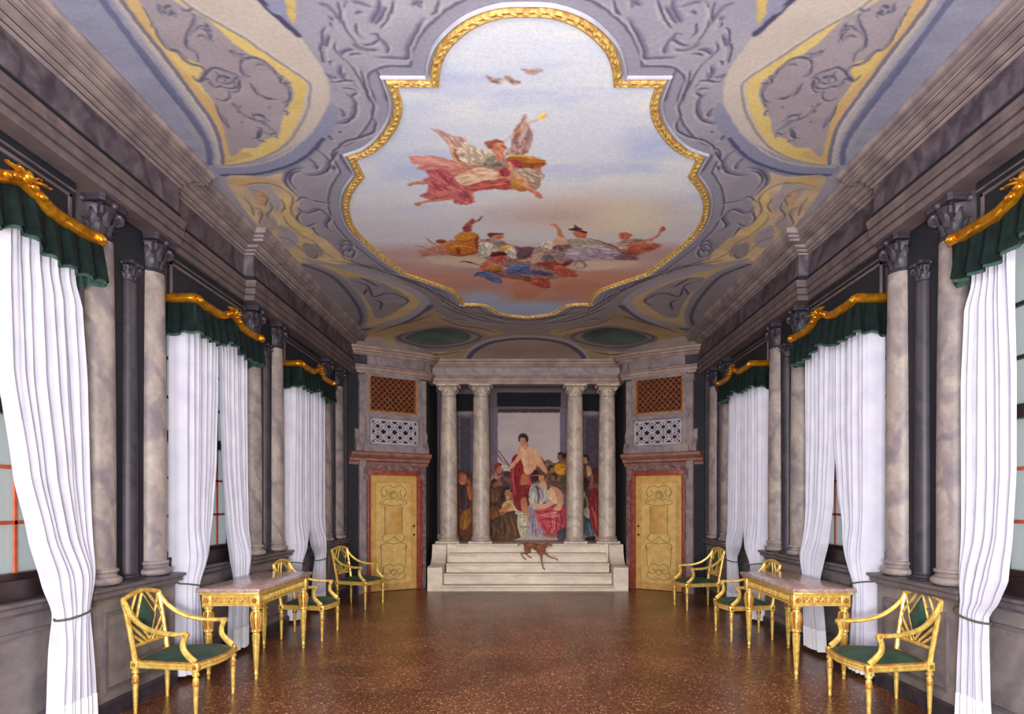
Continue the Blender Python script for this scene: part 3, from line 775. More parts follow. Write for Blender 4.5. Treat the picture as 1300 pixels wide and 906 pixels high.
# ------------------------------------------------------------------ armchair
def rosette(mb, c, r, ax='x', s=1):
    for i in range(8):
        a = i*PI/4
        off = Vector((0, math.cos(a)*r*.6, math.sin(a)*r*.6)) if ax == 'x' else Vector((math.cos(a)*r*.6, 0, math.sin(a)*r*.6))
        mb.ball(Vector(c)+off, r*.30, 6)
    mb.ball(c, r*.35, 8)
def make_chair():
    t = empty('armchair')
    def leg(x, y, h=.345):
        mb = MB(); T = Matrix.Translation((x, y, 0))
        mb.box(-.026, .026, -.026, .026, h-.0, h+.062, T, .004)
        mb.lathe([(.011, 0), (.014, .012), (.012, .03), (.0145, .05), (.022, h-.075), (.024, h-.06), (.017, h-.05), (.017, h-.042), (.027, h-.032), (.027, h-.018), (.019, h-.008), (.021, h)], 16, T)
        o = mb.build('leg', M['gilt'], t)
        m2 = MB(); m2.lathe([(.0245, h-.11), (.0275, h-.105), (.0275, h-.085), (.0245, h-.08)], 16, T)
        for sy in (-1, 1): rosette(m2, (x, y+sy*.027, h+.031), .02, 'y')
        for sx in (-1, 1): rosette(m2, (x+sx*.027, y, h+.031), .02, 'x')
        m2.build('leg_carving', M['giltdark'], o)
    fx, fy, bx_, by = .315, .25, .225, -.25
    for p in ((-fx, fy), (fx, fy), (-bx_, by), (bx_, by)): leg(*p)
    # seat rails, the front one bowed
    out = [(bx_, by), (fx, fy)]
    for i in range(1, 8):
        u = i/8; out.append((fx-2*fx*u, fy+.065*math.sin(PI*u)))
    out += [(-fx, fy), (-bx_, by)]
    mb = MB(); mb.sweep(out, [(-.018, .352), (.018, .352), (.022, .362), (.017, .372), (.022, .385), (.018, .398), (-.018, .398), (-.018, .352)], closed=True, side=1)
    mb.build('seat_frame', M['gilt'], t, ang=30)
    cx, cy = 0, 0
    def seat(u, v):
        n = len(out); a = u*n; i = int(a) % n; f = a-int(a); p = (out[i][0]*(1-f)+out[(i+1) % n][0]*f, out[i][1]*(1-f)+out[(i+1) % n][1]*f)
        k = 1.0-v; rr = (1-(1-k)**1.0)
        z = .395+.062*(1-k**3.2)
        return (p[0]*k*.985, p[1]*k*.985+.0, z)
    mb = MB(); mb.grid(seat, 11*4, 8); bmesh.ops.remove_doubles(mb.bm, verts=mb.bm.verts, dist=.0005); st_ = mb.build('seat', M['greenseat'], t, ang=70)
    mb = MB(); mb.tube([(p[0], p[1], .401) for p in out], .0075, 6, closed=True); mb.build('seat_piping', M['giltdark'], st_)
    # back: raked posts, arched top rail, lower rail
    def bk(x, z):                                   # point of the raked back plane
        return Vector((x, by-.085*((z-.38)/.5)**1.15 if z > .38 else by, z))
    mb = MB()
    for s in (-1, 1):
        mb.tube([bk(s*(bx_+.018*((z-.38)/.5)), z) for z in (.40, .5, .6, .7, .8, .87)], [.021, .019, .018, .018, .019, .022], 8)
    zt = .865; top = [bk(-.243+.486*i/12, zt+.038*math.sin(PI*i/12)) for i in range(13)]
    mb.tube(top, .019, 8, flat=1.0)
    mb.tube([bk(-.23+.46*i/4, .505) for i in range(5)], .015, 8)
    mb.build('back_frame', M['gilt'], t)
    mb = MB(); C_ = (0, .705); dx, dz = .125, .165
    corners = [(0, C_[1]+dz), (dx, C_[1]+.02), (dx*.55, C_[1]-.09), (0, C_[1]-dz), (-dx*.55, C_[1]-.09), (-dx, C_[1]+.02)]
    corners = [(0, C_[1]+dz+.01), (dx, C_[1]), (0, C_[1]-dz-.01), (-dx, C_[1])]
    for a, b in zip(corners, corners[1:]+corners[:1]): mb.tube([bk(*a), bk(*b)], .0115, 6)
    for s in (-1, 1):
        mb.tube([bk(s*.06, .90), bk(s*.232, .70)], .011, 6); mb.tube([bk(s*.225, .60), bk(s*.085, .512)], .011, 6)
        mb.tube([bk(s*.23, .68), bk(s*.03, .512)], .011, 6)
        mb.tube([bk(s*.225, .86), bk(s*dx, C_[1])], .009, 6)
    mb.build('back_lattice', M['gilt'], t)
    mb = MB(); bm = mb.bm
    for s in (1, -1):
        ctr = bm.verts.new(bk(*C_)+Vector((0, s*.03, 0)))
        ring = []
        for a, b in zip(corners, corners[1:]+corners[:1]):
            for i in range(4):
                f = i/4; ring.append((a[0]*(1-f)+b[0]*f, a[1]*(1-f)+b[1]*f))
        R0 = [bm.verts.new(bk(*p)+Vector((0, s*.004, 0))) for p in ring]
        R1 = [bm.verts.new(bk(p[0]*.7, C_[1]+(p[1]-C_[1])*.7)+Vector((0, s*.024, 0))) for p in ring]
        n = len(ring)
        for i in range(n):
            bm.faces.new((R0[i], R0[(i+1) % n], R1[(i+1) % n], R1[i])); bm.faces.new((R1[i], R1[(i+1) % n], ctr))
    mb.build('back_cushion', M['greenseat'], t, ang=60)
    for s in (-1, 1):
        a0 = bk(s*.24, .85); pts = [a0, (s*.262, -.26, .745), (s*.285, -.15, .665), (s*.305, -.02, .628), (s*.315, .10, .618), (s*.315, .165, .622)]
        mb = MB(); pp = catmull(pts, 5); mb.tube(pp, [.018+.004*math.sin(PI*i/(len(pp)-1)) for i in range(len(pp))], 8, flat=.85)
        mb.tube([(s*.315-.02, .175, .612), (s*.315+.02, .175, .612)], .024, 12)
        arm = mb.build('arm', M['gilt'], t)
        pts = [(s*.315, .172, .60), (s*.315, .155, .55), (s*.312, .16, .50), (s*.313, .20, .45), (s*.315, .245, .41)]
        mb = MB(); pp = catmull(pts, 5); mb.tube(pp, [.020+.006*(i/(len(pp)-1)) for i in range(len(pp))], 8, flat=.8, up=(1, 0, 0)); mb.build('arm_support', M['gilt'], t)
        m2 = MB(); m2.ball((s*.315+s*.021, .175, .612), .014, 8, (.5, 1, 1)); m2.build('arm_scroll', M['giltdark'], arm)
    return t
chair = make_chair()
spots = [(-1, 2.70, 5.28, 0, 'gilt armchair with green seat, nearest on the left beside the tied curtain'),
         (-1, 2.60, 8.02, 0, 'gilt armchair half hidden behind the left console table'),
         (-1, 2.58, 10.35, 12, 'gilt armchair at the far end of the left wall, before the ochre door'),
         (1, 2.76, 5.22, 0, 'gilt armchair with green seat, nearest on the right beside the tied curtain'),
         (1, 2.60, 7.98, 0, 'gilt armchair half hidden behind the right console table'),
         (1, 2.58, 10.12, 4, 'gilt armchair at the far end of the right wall, before the ochre door')]
for i, (sg, x, y, a, lb) in enumerate(spots):
    o = chair if i == 0 else copy_tree(chair)
    o.location = (sg*x, y, 0); o.rotation_euler = (0, 0, (-PI/2 if sg < 0 else PI/2)-sg*0+(-math.radians(a) if sg < 0 else math.radians(a)))
    tag(o, lb, 'armchair', 'gilt armchairs along the walls')

# ------------------------------------------------------------------ console table
def make_table():
    """local x: depth (front = +x towards the room), y: length"""
    t = empty('console_table'); LX, LY = .215, .64
    MB().box(-.285, .285, -.745, .745, .795, .828, None, .008).build('marble_top', M['tabletop'], t, ang=50)
    mb = MB(); mb.box(-.268, .268, -.72, .72, .772, .795, None, .005); mb.box(-.24, .24, -.675, .675, .668, .772)
    for (a0, a1, b0, b1) in ((-.25, .25, -.69, .69),): mb.box(a0, a1, b0, b1, .668, .684)
    mb.box(-.25, .25, -.69, .69, .756, .772)
    ap = mb.build('apron', M['gilt'], t)
    mb = MB()                                      # carved frieze: dark ground, pierced gilt scrolls
    mb.box(-.243, .243, -.60, .60, .690, .750); mb.box(-.17, .17, -.678, .678, .690, .750); mb.build('frieze_ground', M['giltdark'], ap)
    def motif(mb, P, w, n):
        bar = .0065; mb.tube([P(-w, .694), P(w, .694)], bar, 4); mb.tube([P(-w, .746), P(w, .746)], bar, 4)
        for i in range(n):
            u = -w+(i+.5)*2*w/n
            if i % 2:
                for q in range(6):
                    a = q*PI/3; mb.ball(P(u+.016*math.cos(a), .72+.016*math.sin(a)), .010, 6)
                mb.ball(P(u, .72), .011, 6)
            else:
                pts = [P(u-.03, .705), P(u-.015, .738), P(u, .72), P(u+.015, .702), P(u+.03, .735)]
                mb.tube(catmull(pts, 3), .0085, 5)
    for s in (-1, 1):
        mb = MB(); motif(mb, lambda u, z, s=s: Vector((s*.246, u, z)), .58, 17); mb.build('frieze_carving', M['gilt'], ap)
        mb = MB(); motif(mb, lambda u, z, s=s: Vector((u, s*.681, z)), .155, 5); mb.build('frieze_carving', M['gilt'], ap)
    for sx in (-1, 1):
        for sy in (-1, 1):
            T = Matrix.Translation((sx*LX, sy*LY, 0)); mb = MB()
            mb.box(-.042, .042, -.042, .042, .655, .772, T, .004)
            mb.lathe([(.012, 0), (.016, .01), (.011, .03), (.017, .045), (.019, .06), (.014, .07), (.018, .085), (.034, .39), (.036, .40), (.028, .41), (.028, .42), (.042, .435), (.042, .45), (.030, .46), (.036, .50), (.044, .56), (.040, .60), (.030, .62), (.030, .63), (.040, .64), (.040, .655)], 24, T, flute=12, fdepth=.10)
            o = mb.build('leg', M['gilt'], t)
            m2 = MB(); rosette(m2, (sx*LX+sx*.043, sy*LY, .715), .03, 'x'); rosette(m2, (sx*LX, sy*(LY+.043), .715), .03, 'y')
            for q in range(8):
                a = q*PI/4
                pts = [(.034*math.cos(a), .034*math.sin(a), .46), (.047*math.cos(a), .047*math.sin(a), .53), (.047*math.cos(a), .047*math.sin(a), .58), (.036*math.cos(a), .036*math.sin(a), .61)]
                m2.tube(catmull([T @ Vector(p) for p in pts], 3), .008, 5)
            m2.build('leg_carving', M['giltdark'], o)
    return t
tab_ = make_table()
for i, sg in enumerate((-1, 1)):
    o = tab_ if i == 0 else copy_tree(tab_)
    o.location = (sg*2.655, 6.69, 0); o.rotation_euler = (0, 0, 0 if sg < 0 else PI)
    tag(o, 'gilt console table with rosy marble top standing at the %s wall' % side_n[sg], 'console table', 'pair of gilt console tables')

# ------------------------------------------------------------------ the brown dog on the steps
def make_dog():
    me = bpy.data.meshes.new('dog'); J = {}
    def P(px, py, d): return Vector(((px-VX)/F*d, d, EYE+(VY-py)/F*d))
    j = [('pelvis', P(669.5, 691.5, 12.50), .060, .050), ('spine', P(677, 692.5, 12.44), .060, .058), ('chest', P(686, 695.5, 12.36), .070, .085), ('shoulder', P(689.5, 694.5, 12.3), .05, .06),
         ('neck', P(692.5, 692.5, 12.26), .036, .036), ('head', P(695.5, 689.6, 12.22), .036, .036), ('muzzle', P(699.5, 691.8, 12.16), .018, .016), ('nose', P(701.3, 693, 12.14), .011, .011),
         ('hipL', P(667, 697, 12.47), .036, .036), ('stifleL', P(669.5, 702.5, 12.42), .022, .022), ('hockL', P(660.5, 701.5, 12.43), .012, .012), ('hindL', P(665, 708.5, 12.42), .010, .010), ('toeL', P(668.5, 709.8, 12.40), .013, .010),
         ('hipR', P(672, 697, 12.52), .034, .034), ('stifleR', P(672.5, 701, 12.5), .020, .020), ('hockR', P(667.5, 701.5, 12.51), .012, .012), ('hindR', P(672, 707, 12.5), .010, .010), ('toeR', P(675.5, 708, 12.48), .013, .010),
         ('elbowL', P(687, 704, 12.30), .026, .026), ('wristL', P(687.5, 711.5, 12.24), .013, .013), ('pawL', P(689.5, 721.0, 12.20), .011, .011), ('ptipL', P(692, 722.6, 12.18), .014, .011),
         ('elbowR', P(692, 702, 12.30), .022, .022), ('wristR', P(698, 707, 12.26), .012, .012), ('pawR', P(705, 708.5, 12.24), .010, .010), ('ptipR', P(708.5, 711, 12.23), .013, .011),
         ('tail1', P(664, 688.8, 12.54), .018, .018), ('tail2', P(659.5, 690.2, 12.58), .011, .011), ('tail3', P(656.5, 693, 12.6), .007, .007)]
    E = [('pelvis', 'spine'), ('spine', 'chest'), ('chest', 'shoulder'), ('shoulder', 'neck'), ('neck', 'head'), ('head', 'muzzle'), ('muzzle', 'nose'), ('pelvis', 'hipL'), ('hipL', 'stifleL'), ('stifleL', 'hockL'), ('hockL', 'hindL'), ('hindL', 'toeL'),
         ('pelvis', 'hipR'), ('hipR', 'stifleR'), ('stifleR', 'hockR'), ('hockR', 'hindR'), ('hindR', 'toeR'), ('chest', 'elbowL'), ('elbowL', 'wristL'), ('wristL', 'pawL'), ('pawL', 'ptipL'), ('chest', 'elbowR'), ('elbowR', 'wristR'), ('wristR', 'pawR'), ('pawR', 'ptipR'),
         ('pelvis', 'tail1'), ('tail1', 'tail2'), ('tail2', 'tail3')]
    ix = {n[0]: i for i, n in enumerate(j)}
    me.from_pydata([tuple(n[1]) for n in j], [(ix[a], ix[b]) for a, b in E], [])
    o = bpy.data.objects.new('dog', me); COL.objects.link(o)
    sk = o.modifiers.new('skin', 'SKIN'); 
    if not me.skin_vertices: 
        bm = bmesh.new(); bm.from_mesh(me); bm.verts.layers.skin.verify(); bm.to_mesh(me); bm.free()
    for i, n in enumerate(j):
        v = me.skin_vertices[0].data[i]; v.radius = (n[2], n[3]); v.use_root = (i == 0)
    sk.use_smooth_shade = True
    sb = o.modifiers.new('sub', 'SUBSURF'); sb.levels = 2; sb.render_levels = 2
    me.materials.append(M['dog'])
    mb = MB()
    for s in (-1, 1):
        b = P(694.6, 687.2, 12.22+s*.03); mb.tube([b, b+Vector((-.02, s*.01, .035)), b+Vector((-.045, s*.02, .03))], [.017, .014, .004], 6, flat=.5)
    mb.build('ear', M['dog'], o)
    tag(o, 'lean brown dog climbing down the marble steps below the portico', 'dog'); return o
make_dog()
# ------------------------------------------------------------------ painted surfaces: pigment worked out in numpy, stored per vertex
rng = np.random.RandomState(5)
def vnoise(X, Y, sx, sy, oct_=4, seed=0):
    r = np.random.RandomState(seed); out = np.zeros_like(X); amp = 1; tot = 0
    for o in range(oct_):
        G_ = r.rand(64, 64)
        u = X/sx*2**o+r.rand()*60; v = Y/sy*2**o+r.rand()*60
        iu = np.floor(u).astype(int); iv = np.floor(v).astype(int); fu = u-iu; fv = v-iv
        fu = fu*fu*(3-2*fu); fv = fv*fv*(3-2*fv)
        a = G_[iu % 64, iv % 64]; b = G_[(iu+1) % 64, iv % 64]; c = G_[iu % 64, (iv+1) % 64]; d = G_[(iu+1) % 64, (iv+1) % 64]
        out += amp*((a*(1-fu)+b*fu)*(1-fv)+(c*(1-fu)+d*fu)*fv); tot += amp; amp *= .55
    return out/tot
class Canvas:
    def __init__(s, x0, x1, y0, y1, res, base, mp):
        s.nx = int((x1-x0)/res)+1; s.ny = int((y1-y0)/res)+1; s.res = res
        s.xs = np.linspace(x0, x1, s.nx); s.ys = np.linspace(y0, y1, s.ny)
        s.X, s.Y = np.meshgrid(s.xs, s.ys); s.C = np.zeros((s.ny, s.nx, 3))+np.array(base, float); s.mp = mp; s.x0, s.y0 = x0, y0; s.streak = 0; s.amp = 1.0
    def win(s, P, pad):
        i0 = max(0, int((P[:, 0].min()-pad-s.x0)/(s.xs[1]-s.xs[0]))); i1 = min(s.nx, int((P[:, 0].max()+pad-s.x0)/(s.xs[1]-s.xs[0]))+2)
        j0 = max(0, int((P[:, 1].min()-pad-s.y0)/(s.ys[1]-s.ys[0]))); j1 = min(s.ny, int((P[:, 1].max()+pad-s.y0)/(s.ys[1]-s.ys[0]))+2)
        return (slice(j0, j1), slice(i0, i1)) if i1 > i0 and j1 > j0 else None
    def dist(s, X, Y, P, closed):
        Q = np.roll(P, -1, 0) if closed else P[1:]; A = P if closed else P[:-1]
        best = np.full(X.shape, 1e9); tt = np.zeros(X.shape); n = len(A)
        for k in range(n):
            ax, ay = A[k]; dx, dy = Q[k]-A[k]; L = dx*dx+dy*dy+1e-12
            t = np.clip(((X-ax)*dx+(Y-ay)*dy)/L, 0, 1); d = np.hypot(X-ax-t*dx, Y-ay-t*dy)
            m = d < best; best[m] = d[m]; tt[m] = (k+t[m])/n
        return best, tt
    def inside(s, X, Y, P):
        ins = np.zeros(X.shape, bool); n = len(P)
        for k in range(n):
            x1, y1 = P[k]; x2, y2 = P[(k+1) % n]
            if y1 == y2: continue
            c = ((y1 > Y) != (y2 > Y)) & (X < (x2-x1)*(Y-y1)/(y2-y1)+x1); ins ^= c
        return ins
    def put(s, w, m, col, alpha):
        m = (m*alpha)[..., None]; s.C[w] = s.C[w]*(1-m)+np.asarray(col, float)*m
    def poly(s, pts, col, alpha=1.0, soft=None, smooth=True, col2=None, dirn=None, var=10, seed=None, mirror=False, streak=True):
        P = np.array(catmull(pts, 5, True)) if smooth else np.array(pts, float)
        for mr in ((False, True) if mirror else (False,)):
            Q = P.copy()
            if mr: Q[:, 0] = 2*VX-Q[:, 0]
            W = s.mp(Q); sf = soft or s.res*.9
            w = s.win(W, sf*2)
            if w is None: continue
            X, Y = s.X[w], s.Y[w]; d, _ = s.dist(X, Y, W, True); ins = s.inside(X, Y, W)
            m = np.clip(.5+np.where(ins, d, -d)/(sf*1.6), 0, 1)
            sz = max(W[:, 0].max()-W[:, 0].min(), .05)
            nz = vnoise(X, Y, sz*.35, sz*.2, 3, seed if seed is not None else len(pts)*7+int(abs(pts[0][0])))
            c = np.zeros(X.shape+(3,))+np.array(col, float)
            if col2 is not None:
                a = np.array(dirn if dirn else (0, 1), float)
                pr = X*a[0]+Y*a[1]; lo, hi = (W@a).min(), (W@a).max(); t = np.clip((pr-lo)/(hi-lo+1e-9)+(nz-.5)*.8, 0, 1)[..., None]
                c = c*(1-t)+np.array(col2, float)*t
            c = c+((nz-.5)*2*var)[..., None]
            if s.streak and streak:
                Wc = W-W.mean(0); ev, evec = np.linalg.eigh(Wc.T @ Wc); ax = evec[:, 1]
                U = X*ax[0]+Y*ax[1]; V_ = -X*ax[1]+Y*ax[0]; U = U+.25*V_; r_ = int(abs(pts[0][1])*13+len(pts)) % 9973
                n2_ = vnoise(U, V_, s.streak*4, s.streak, 3, r_); n3_ = vnoise(U+3, V_, s.streak*2, s.streak*1.6, 2, r_+1)
                k_ = .55 if (col[0] > 200 and 120 < col[1] < 205 and col[0]-col[2] > 45) else 1.0
                c = c*(1+((n2_-.5)*.95*k_*s.amp)[..., None])+((n3_-.5)*34*k_*s.amp)[..., None]*np.array([1.2, .9, .6])
            mm = (m*alpha)[..., None]; s.C[w] = s.C[w]*(1-mm)+c*mm
    def line(s, pts, col, wd, alpha=1.0, smooth=True, taper=True, mirror=False, closed=False):
        P = np.array(catmull(pts, 5, closed)) if smooth else np.array(pts, float)
        for mr in ((False, True) if mirror else (False,)):
            Q = P.copy()
            if mr: Q[:, 0] = 2*VX-Q[:, 0]
            W = s.mp(Q); w = s.win(W, wd*2+s.res*2)
            if w is None: continue
            X, Y = s.X[w], s.Y[w]; d, t = s.dist(X, Y, W, closed)
            ww = wd*(np.sin(np.clip(t, 0.04, .96)*PI)**.6 if taper else 1.0)
            m = np.clip(.5+(ww-d)/(s.res*1.2), 0, 1)*np.clip(ww*2/s.res, 0, 1); s.put(w, m, col, alpha)
    def warp(s, amp, sc, seed=3):
        """ragged brush edges: resample the paint through a small noise displacement"""
        a = (vnoise(s.X, s.Y, sc, sc, 3, seed)-.5)*2*amp; b = (vnoise(s.X, s.Y, sc, sc, 3, seed+1)-.5)*2*amp
        dx = s.xs[1]-s.xs[0]; dy = s.ys[1]-s.ys[0]; J, I = np.meshgrid(np.arange(s.ny), np.arange(s.nx), indexing='ij')
        fi = np.clip(I+a/dx, 0, s.nx-1.001); fj = np.clip(J+b/dy, 0, s.ny-1.001); i0 = fi.astype(int); j0 = fj.astype(int); u = (fi-i0)[..., None]; v = (fj-j0)[..., None]
        C = s.C; s.C = (C[j0, i0]*(1-u)+C[j0, i0+1]*u)*(1-v)+(C[j0+1, i0]*(1-u)+C[j0+1, i0+1]*u)*v
    def mesh(s, name, fn, m, keep=None, parent=None):
        V = fn(s.X, s.Y); nv = s.nx*s.ny
        idx = np.arange(nv).reshape(s.ny, s.nx)
        q = np.stack([idx[:-1, :-1], idx[:-1, 1:], idx[1:, 1:], idx[1:, :-1]], -1).reshape(-1, 4)
        C = s.C.reshape(-1, 3)
        if keep is not None:
            k = keep.reshape(-1); q = q[k[q].all(1)]
            used_ = np.zeros(nv, bool); used_[q.ravel()] = True; mp_ = np.cumsum(used_)-1; q = mp_[q]; V = V.reshape(-1, 3)[used_]; C = C[used_]
        V = V.reshape(-1, 3)
        me = bpy.data.meshes.new(name); me.vertices.add(len(V)); me.vertices.foreach_set('co', V.astype(np.float32).ravel())
        me.loops.add(len(q)*4); me.loops.foreach_set('vertex_index', q.astype(np.int32).ravel())
        me.polygons.add(len(q)); me.polygons.foreach_set('loop_start', np.arange(0, len(q)*4, 4, dtype=np.int32))
        me.update(calc_edges=True)
        c = np.clip(C/255, 0, 1); c = np.where(c <= .04045, c/12.92, ((c+.055)/1.055)**2.4)
        ca = me.color_attributes.new('paint', 'FLOAT_COLOR', 'POINT'); ca.data.foreach_set('color', np.concatenate([c, np.ones((len(c), 1))], 1).astype(np.float32).ravel())
        me.materials.append(m); me.validate()
        o = bpy.data.objects.new(name, me); COL.objects.link(o)
        if parent: o.parent = parent
        return o
PM = paintmat('fresco_pigment')
HC = CEIL-EYE
_y = np.linspace(2.5, 13.3, 3000); _t = F*(zceil(_y)-EYE)/_y          # sight line meets the vault
def cpx(P):
    P = np.asarray(P, float); d = np.interp(VY-P[:, 1], _t[::-1], _y[::-1]); return np.stack([(P[:, 0]-VX)*d/F, d], 1)
# plain near part of the ceiling, above and behind the camera
struct('ceiling', MB().box(-3.5, 3.5, YN-.2, 14.4, CEIL+.002, CEIL+.1), mat('lilac_grey_ceiling_plaster', (150, 148, 166), (134, 134, 156), 3, .8))

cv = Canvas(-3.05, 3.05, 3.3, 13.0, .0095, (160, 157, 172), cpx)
X, Y = cv.X, cv.Y
n1 = vnoise(X, Y, 1.1, 1.1, 4, 3); n2 = vnoise(X, Y, .25, .25, 3, 9)
cv.C += ((n1-.5)*26)[..., None]*np.array([1, 1, .7])+((n2-.5)*16)[..., None]
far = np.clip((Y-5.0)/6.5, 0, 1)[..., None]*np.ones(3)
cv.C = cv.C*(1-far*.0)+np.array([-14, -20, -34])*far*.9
SL = (84, 80, 104); SD = (76, 74, 102); HI = (192, 186, 190); BAND = (142, 144, 170)
YE = (220, 196, 130); OR = (200, 164, 122); LI = (162, 152, 160); PALE = (196, 184, 176)
m_ = dict(mirror=True)
# --- large cartouche near the camera
cv.poly([(120, -40), (266, 208), (278, 240), (150, 120), (20, -40)], (146, 148, 170), smooth=False, **m_)
cv.poly([(240, -90), (330, -20), (385, 52), (414, 96), (416, 135), (390, 172), (340, 200), (282, 211), (268, 175), (240, 130), (200, 75), (150, 5), (90, -80)], PALE, var=8, **m_)
cv.poly([(190, -90), (225, 0), (269, 24), (340, 71), (385, 102), (387, 123), (378, 154), (352, 190), (316, 204), (285, 208), (281, 180), (264, 142), (221, 90), (174, 31), (120, -60)], YE, col2=(214, 188, 120), dirn=(1, 0), var=12, **m_)
cv.poly([(285, 206), (280, 178), (262, 142), (221, 90), (174, 31), (140, -20), (165, -20), (200, 50), (240, 98), (268, 128), (284, 156), (292, 185), (320, 196), (300, 204)], OR, alpha=.7, var=12, **m_)
cv.poly([(150, -60), (210, -8), (240, 12), (262, 22), (285, 43), (298, 56), (321, 71), (340, 80), (359, 97), (368, 103), (371, 114), (369, 124), (366, 136), (358, 152), (354, 171), (340, 176), (326, 187), (308, 188), (294, 199), (287, 176), (280, 150), (273, 133), (258, 112), (252, 100), (257, 84), (240, 76), (222, 66), (204, 50), (196, 32), (181, 9), (160, -30)], LI, var=8, seed=4, **m_)
cv.line([(190, -60), (228, -2), (300, 42), (350, 76), (391, 104), (393, 124), (386, 150), (362, 184), (326, 203), (288, 210)], (150, 140, 140), .010, taper=False, **m_)
cv.line([(190, -62), (230, -4), (302, 40), (352, 73), (394, 103), (396, 124)], (205, 198, 190), .006, taper=False, **m_)
for a in ([(181, 9), (196, 32), (204, 50), (214, 62), (226, 66), (240, 80), (254, 84), (262, 92), (256, 100)], [(244, 96), (252, 103), (262, 100), (272, 110), (282, 108)], [(256, 100), (270, 86), (290, 92), (304, 100), (298, 112), (280, 110)],
          [(305, 84), (308, 76), (322, 73), (336, 79), (350, 92), (356, 100)], [(352, 98), (362, 104), (368, 113), (369, 126), (362, 135)], [(305, 84), (310, 94), (318, 98)], [(318, 106), (326, 118), (338, 124), (346, 125)],
          [(296, 130), (310, 146), (328, 154), (340, 160), (350, 168)], [(320, 146), (330, 146), (338, 150)], [(274, 134), (282, 150), (292, 163)], [(245, 18), (249, 26), (244, 38), (238, 50), (240, 60), (250, 68), (252, 78)],
          [(215, 10), (218, 16), (224, 22)], [(200, 8), (206, 16), (214, 8), (222, 20)], [(252, 36), (262, 38), (268, 46), (272, 54)], [(262, 30), (268, 40)], [(290, 64), (300, 70), (312, 74)], [(330, 164), (328, 176), (338, 180)], [(276, 96), (288, 98), (294, 104)]):
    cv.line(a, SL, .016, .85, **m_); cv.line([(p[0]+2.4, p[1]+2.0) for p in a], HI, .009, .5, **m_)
def z1(l): return [(150+p[0]/4.212, p[1]/4.212) for p in l]
for a in ([(410, 170), (440, 140), (470, 150), (480, 180)], [(460, 160), (490, 165), (500, 190), (490, 215)], [(420, 200), (450, 190), (480, 210), (500, 235)], [(380, 70), (410, 90), (400, 130), (370, 180), (375, 240)], [(350, 55), (380, 60), (400, 40)], [(240, 60), (270, 80), (300, 70), (310, 95)],
          [(210, 20), (240, 45), (280, 30)], [(520, 380), (540, 400), (530, 430), (550, 450)], [(560, 375), (600, 385), (640, 410), (655, 450), (640, 490), (600, 490)], [(545, 400), (570, 420), (600, 415)], [(550, 440), (580, 450), (610, 440)], [(640, 410), (620, 430), (630, 460)], [(700, 440), (730, 470), (760, 510), (800, 530), (850, 530)],
          [(735, 350), (760, 345), (780, 360)], [(830, 360), (850, 400), (880, 410), (870, 440), (900, 450), (930, 440)], [(860, 430), (890, 455), (920, 490), (915, 530), (880, 550)], [(600, 550), (640, 580), (680, 620), (720, 640)], [(710, 600), (740, 640), (780, 650), (820, 690), (850, 700)], [(740, 680), (770, 690), (760, 730), (710, 740)], [(780, 700), (810, 720), (840, 710), (850, 740)],
          [(760, 615), (790, 640), (820, 650)], [(520, 560), (540, 600), (580, 640), (600, 690)], [(590, 480), (600, 520), (560, 540), (520, 520)], [(880, 590), (905, 600), (900, 620)], [(600, 265), (640, 290), (690, 290)], [(640, 590), (650, 610)], [(655, 650), (670, 655)], [(150, 70), (180, 110), (185, 150)]):
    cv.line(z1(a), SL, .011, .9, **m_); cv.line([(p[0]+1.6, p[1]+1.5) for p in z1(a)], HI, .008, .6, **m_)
for p in ((280, 98), (285, 102), (290, 98), (305, 135), (232, 12), (330, 172), (342, 136)): cv.poly([(p[0]-1.5, p[1]), (p[0], p[1]-1.3), (p[0]+1.5, p[1]), (p[0], p[1]+1.4)], SL, alpha=.8, **m_)
# mouldings between cartouche and cornice
for a, c, w in (([(60, -90), (146, 22), (200, 96), (248, 158), (264, 186), (266, 208)], (92, 98, 132), .022), ([(100, -80), (160, 8), (206, 68), (246, 122), (272, 160), (281, 190), (283, 208)], (104, 106, 138), .016),
                ([(92, -80), (152, 10), (200, 72), (240, 126), (264, 162), (274, 192), (275, 208)], (172, 170, 180), .012), ([(82, -80), (140, 14), (194, 82), (240, 142), (258, 170), (268, 200)], (110, 112, 144), .02)):
    cv.line(a, c, w, .85, taper=False, **m_)
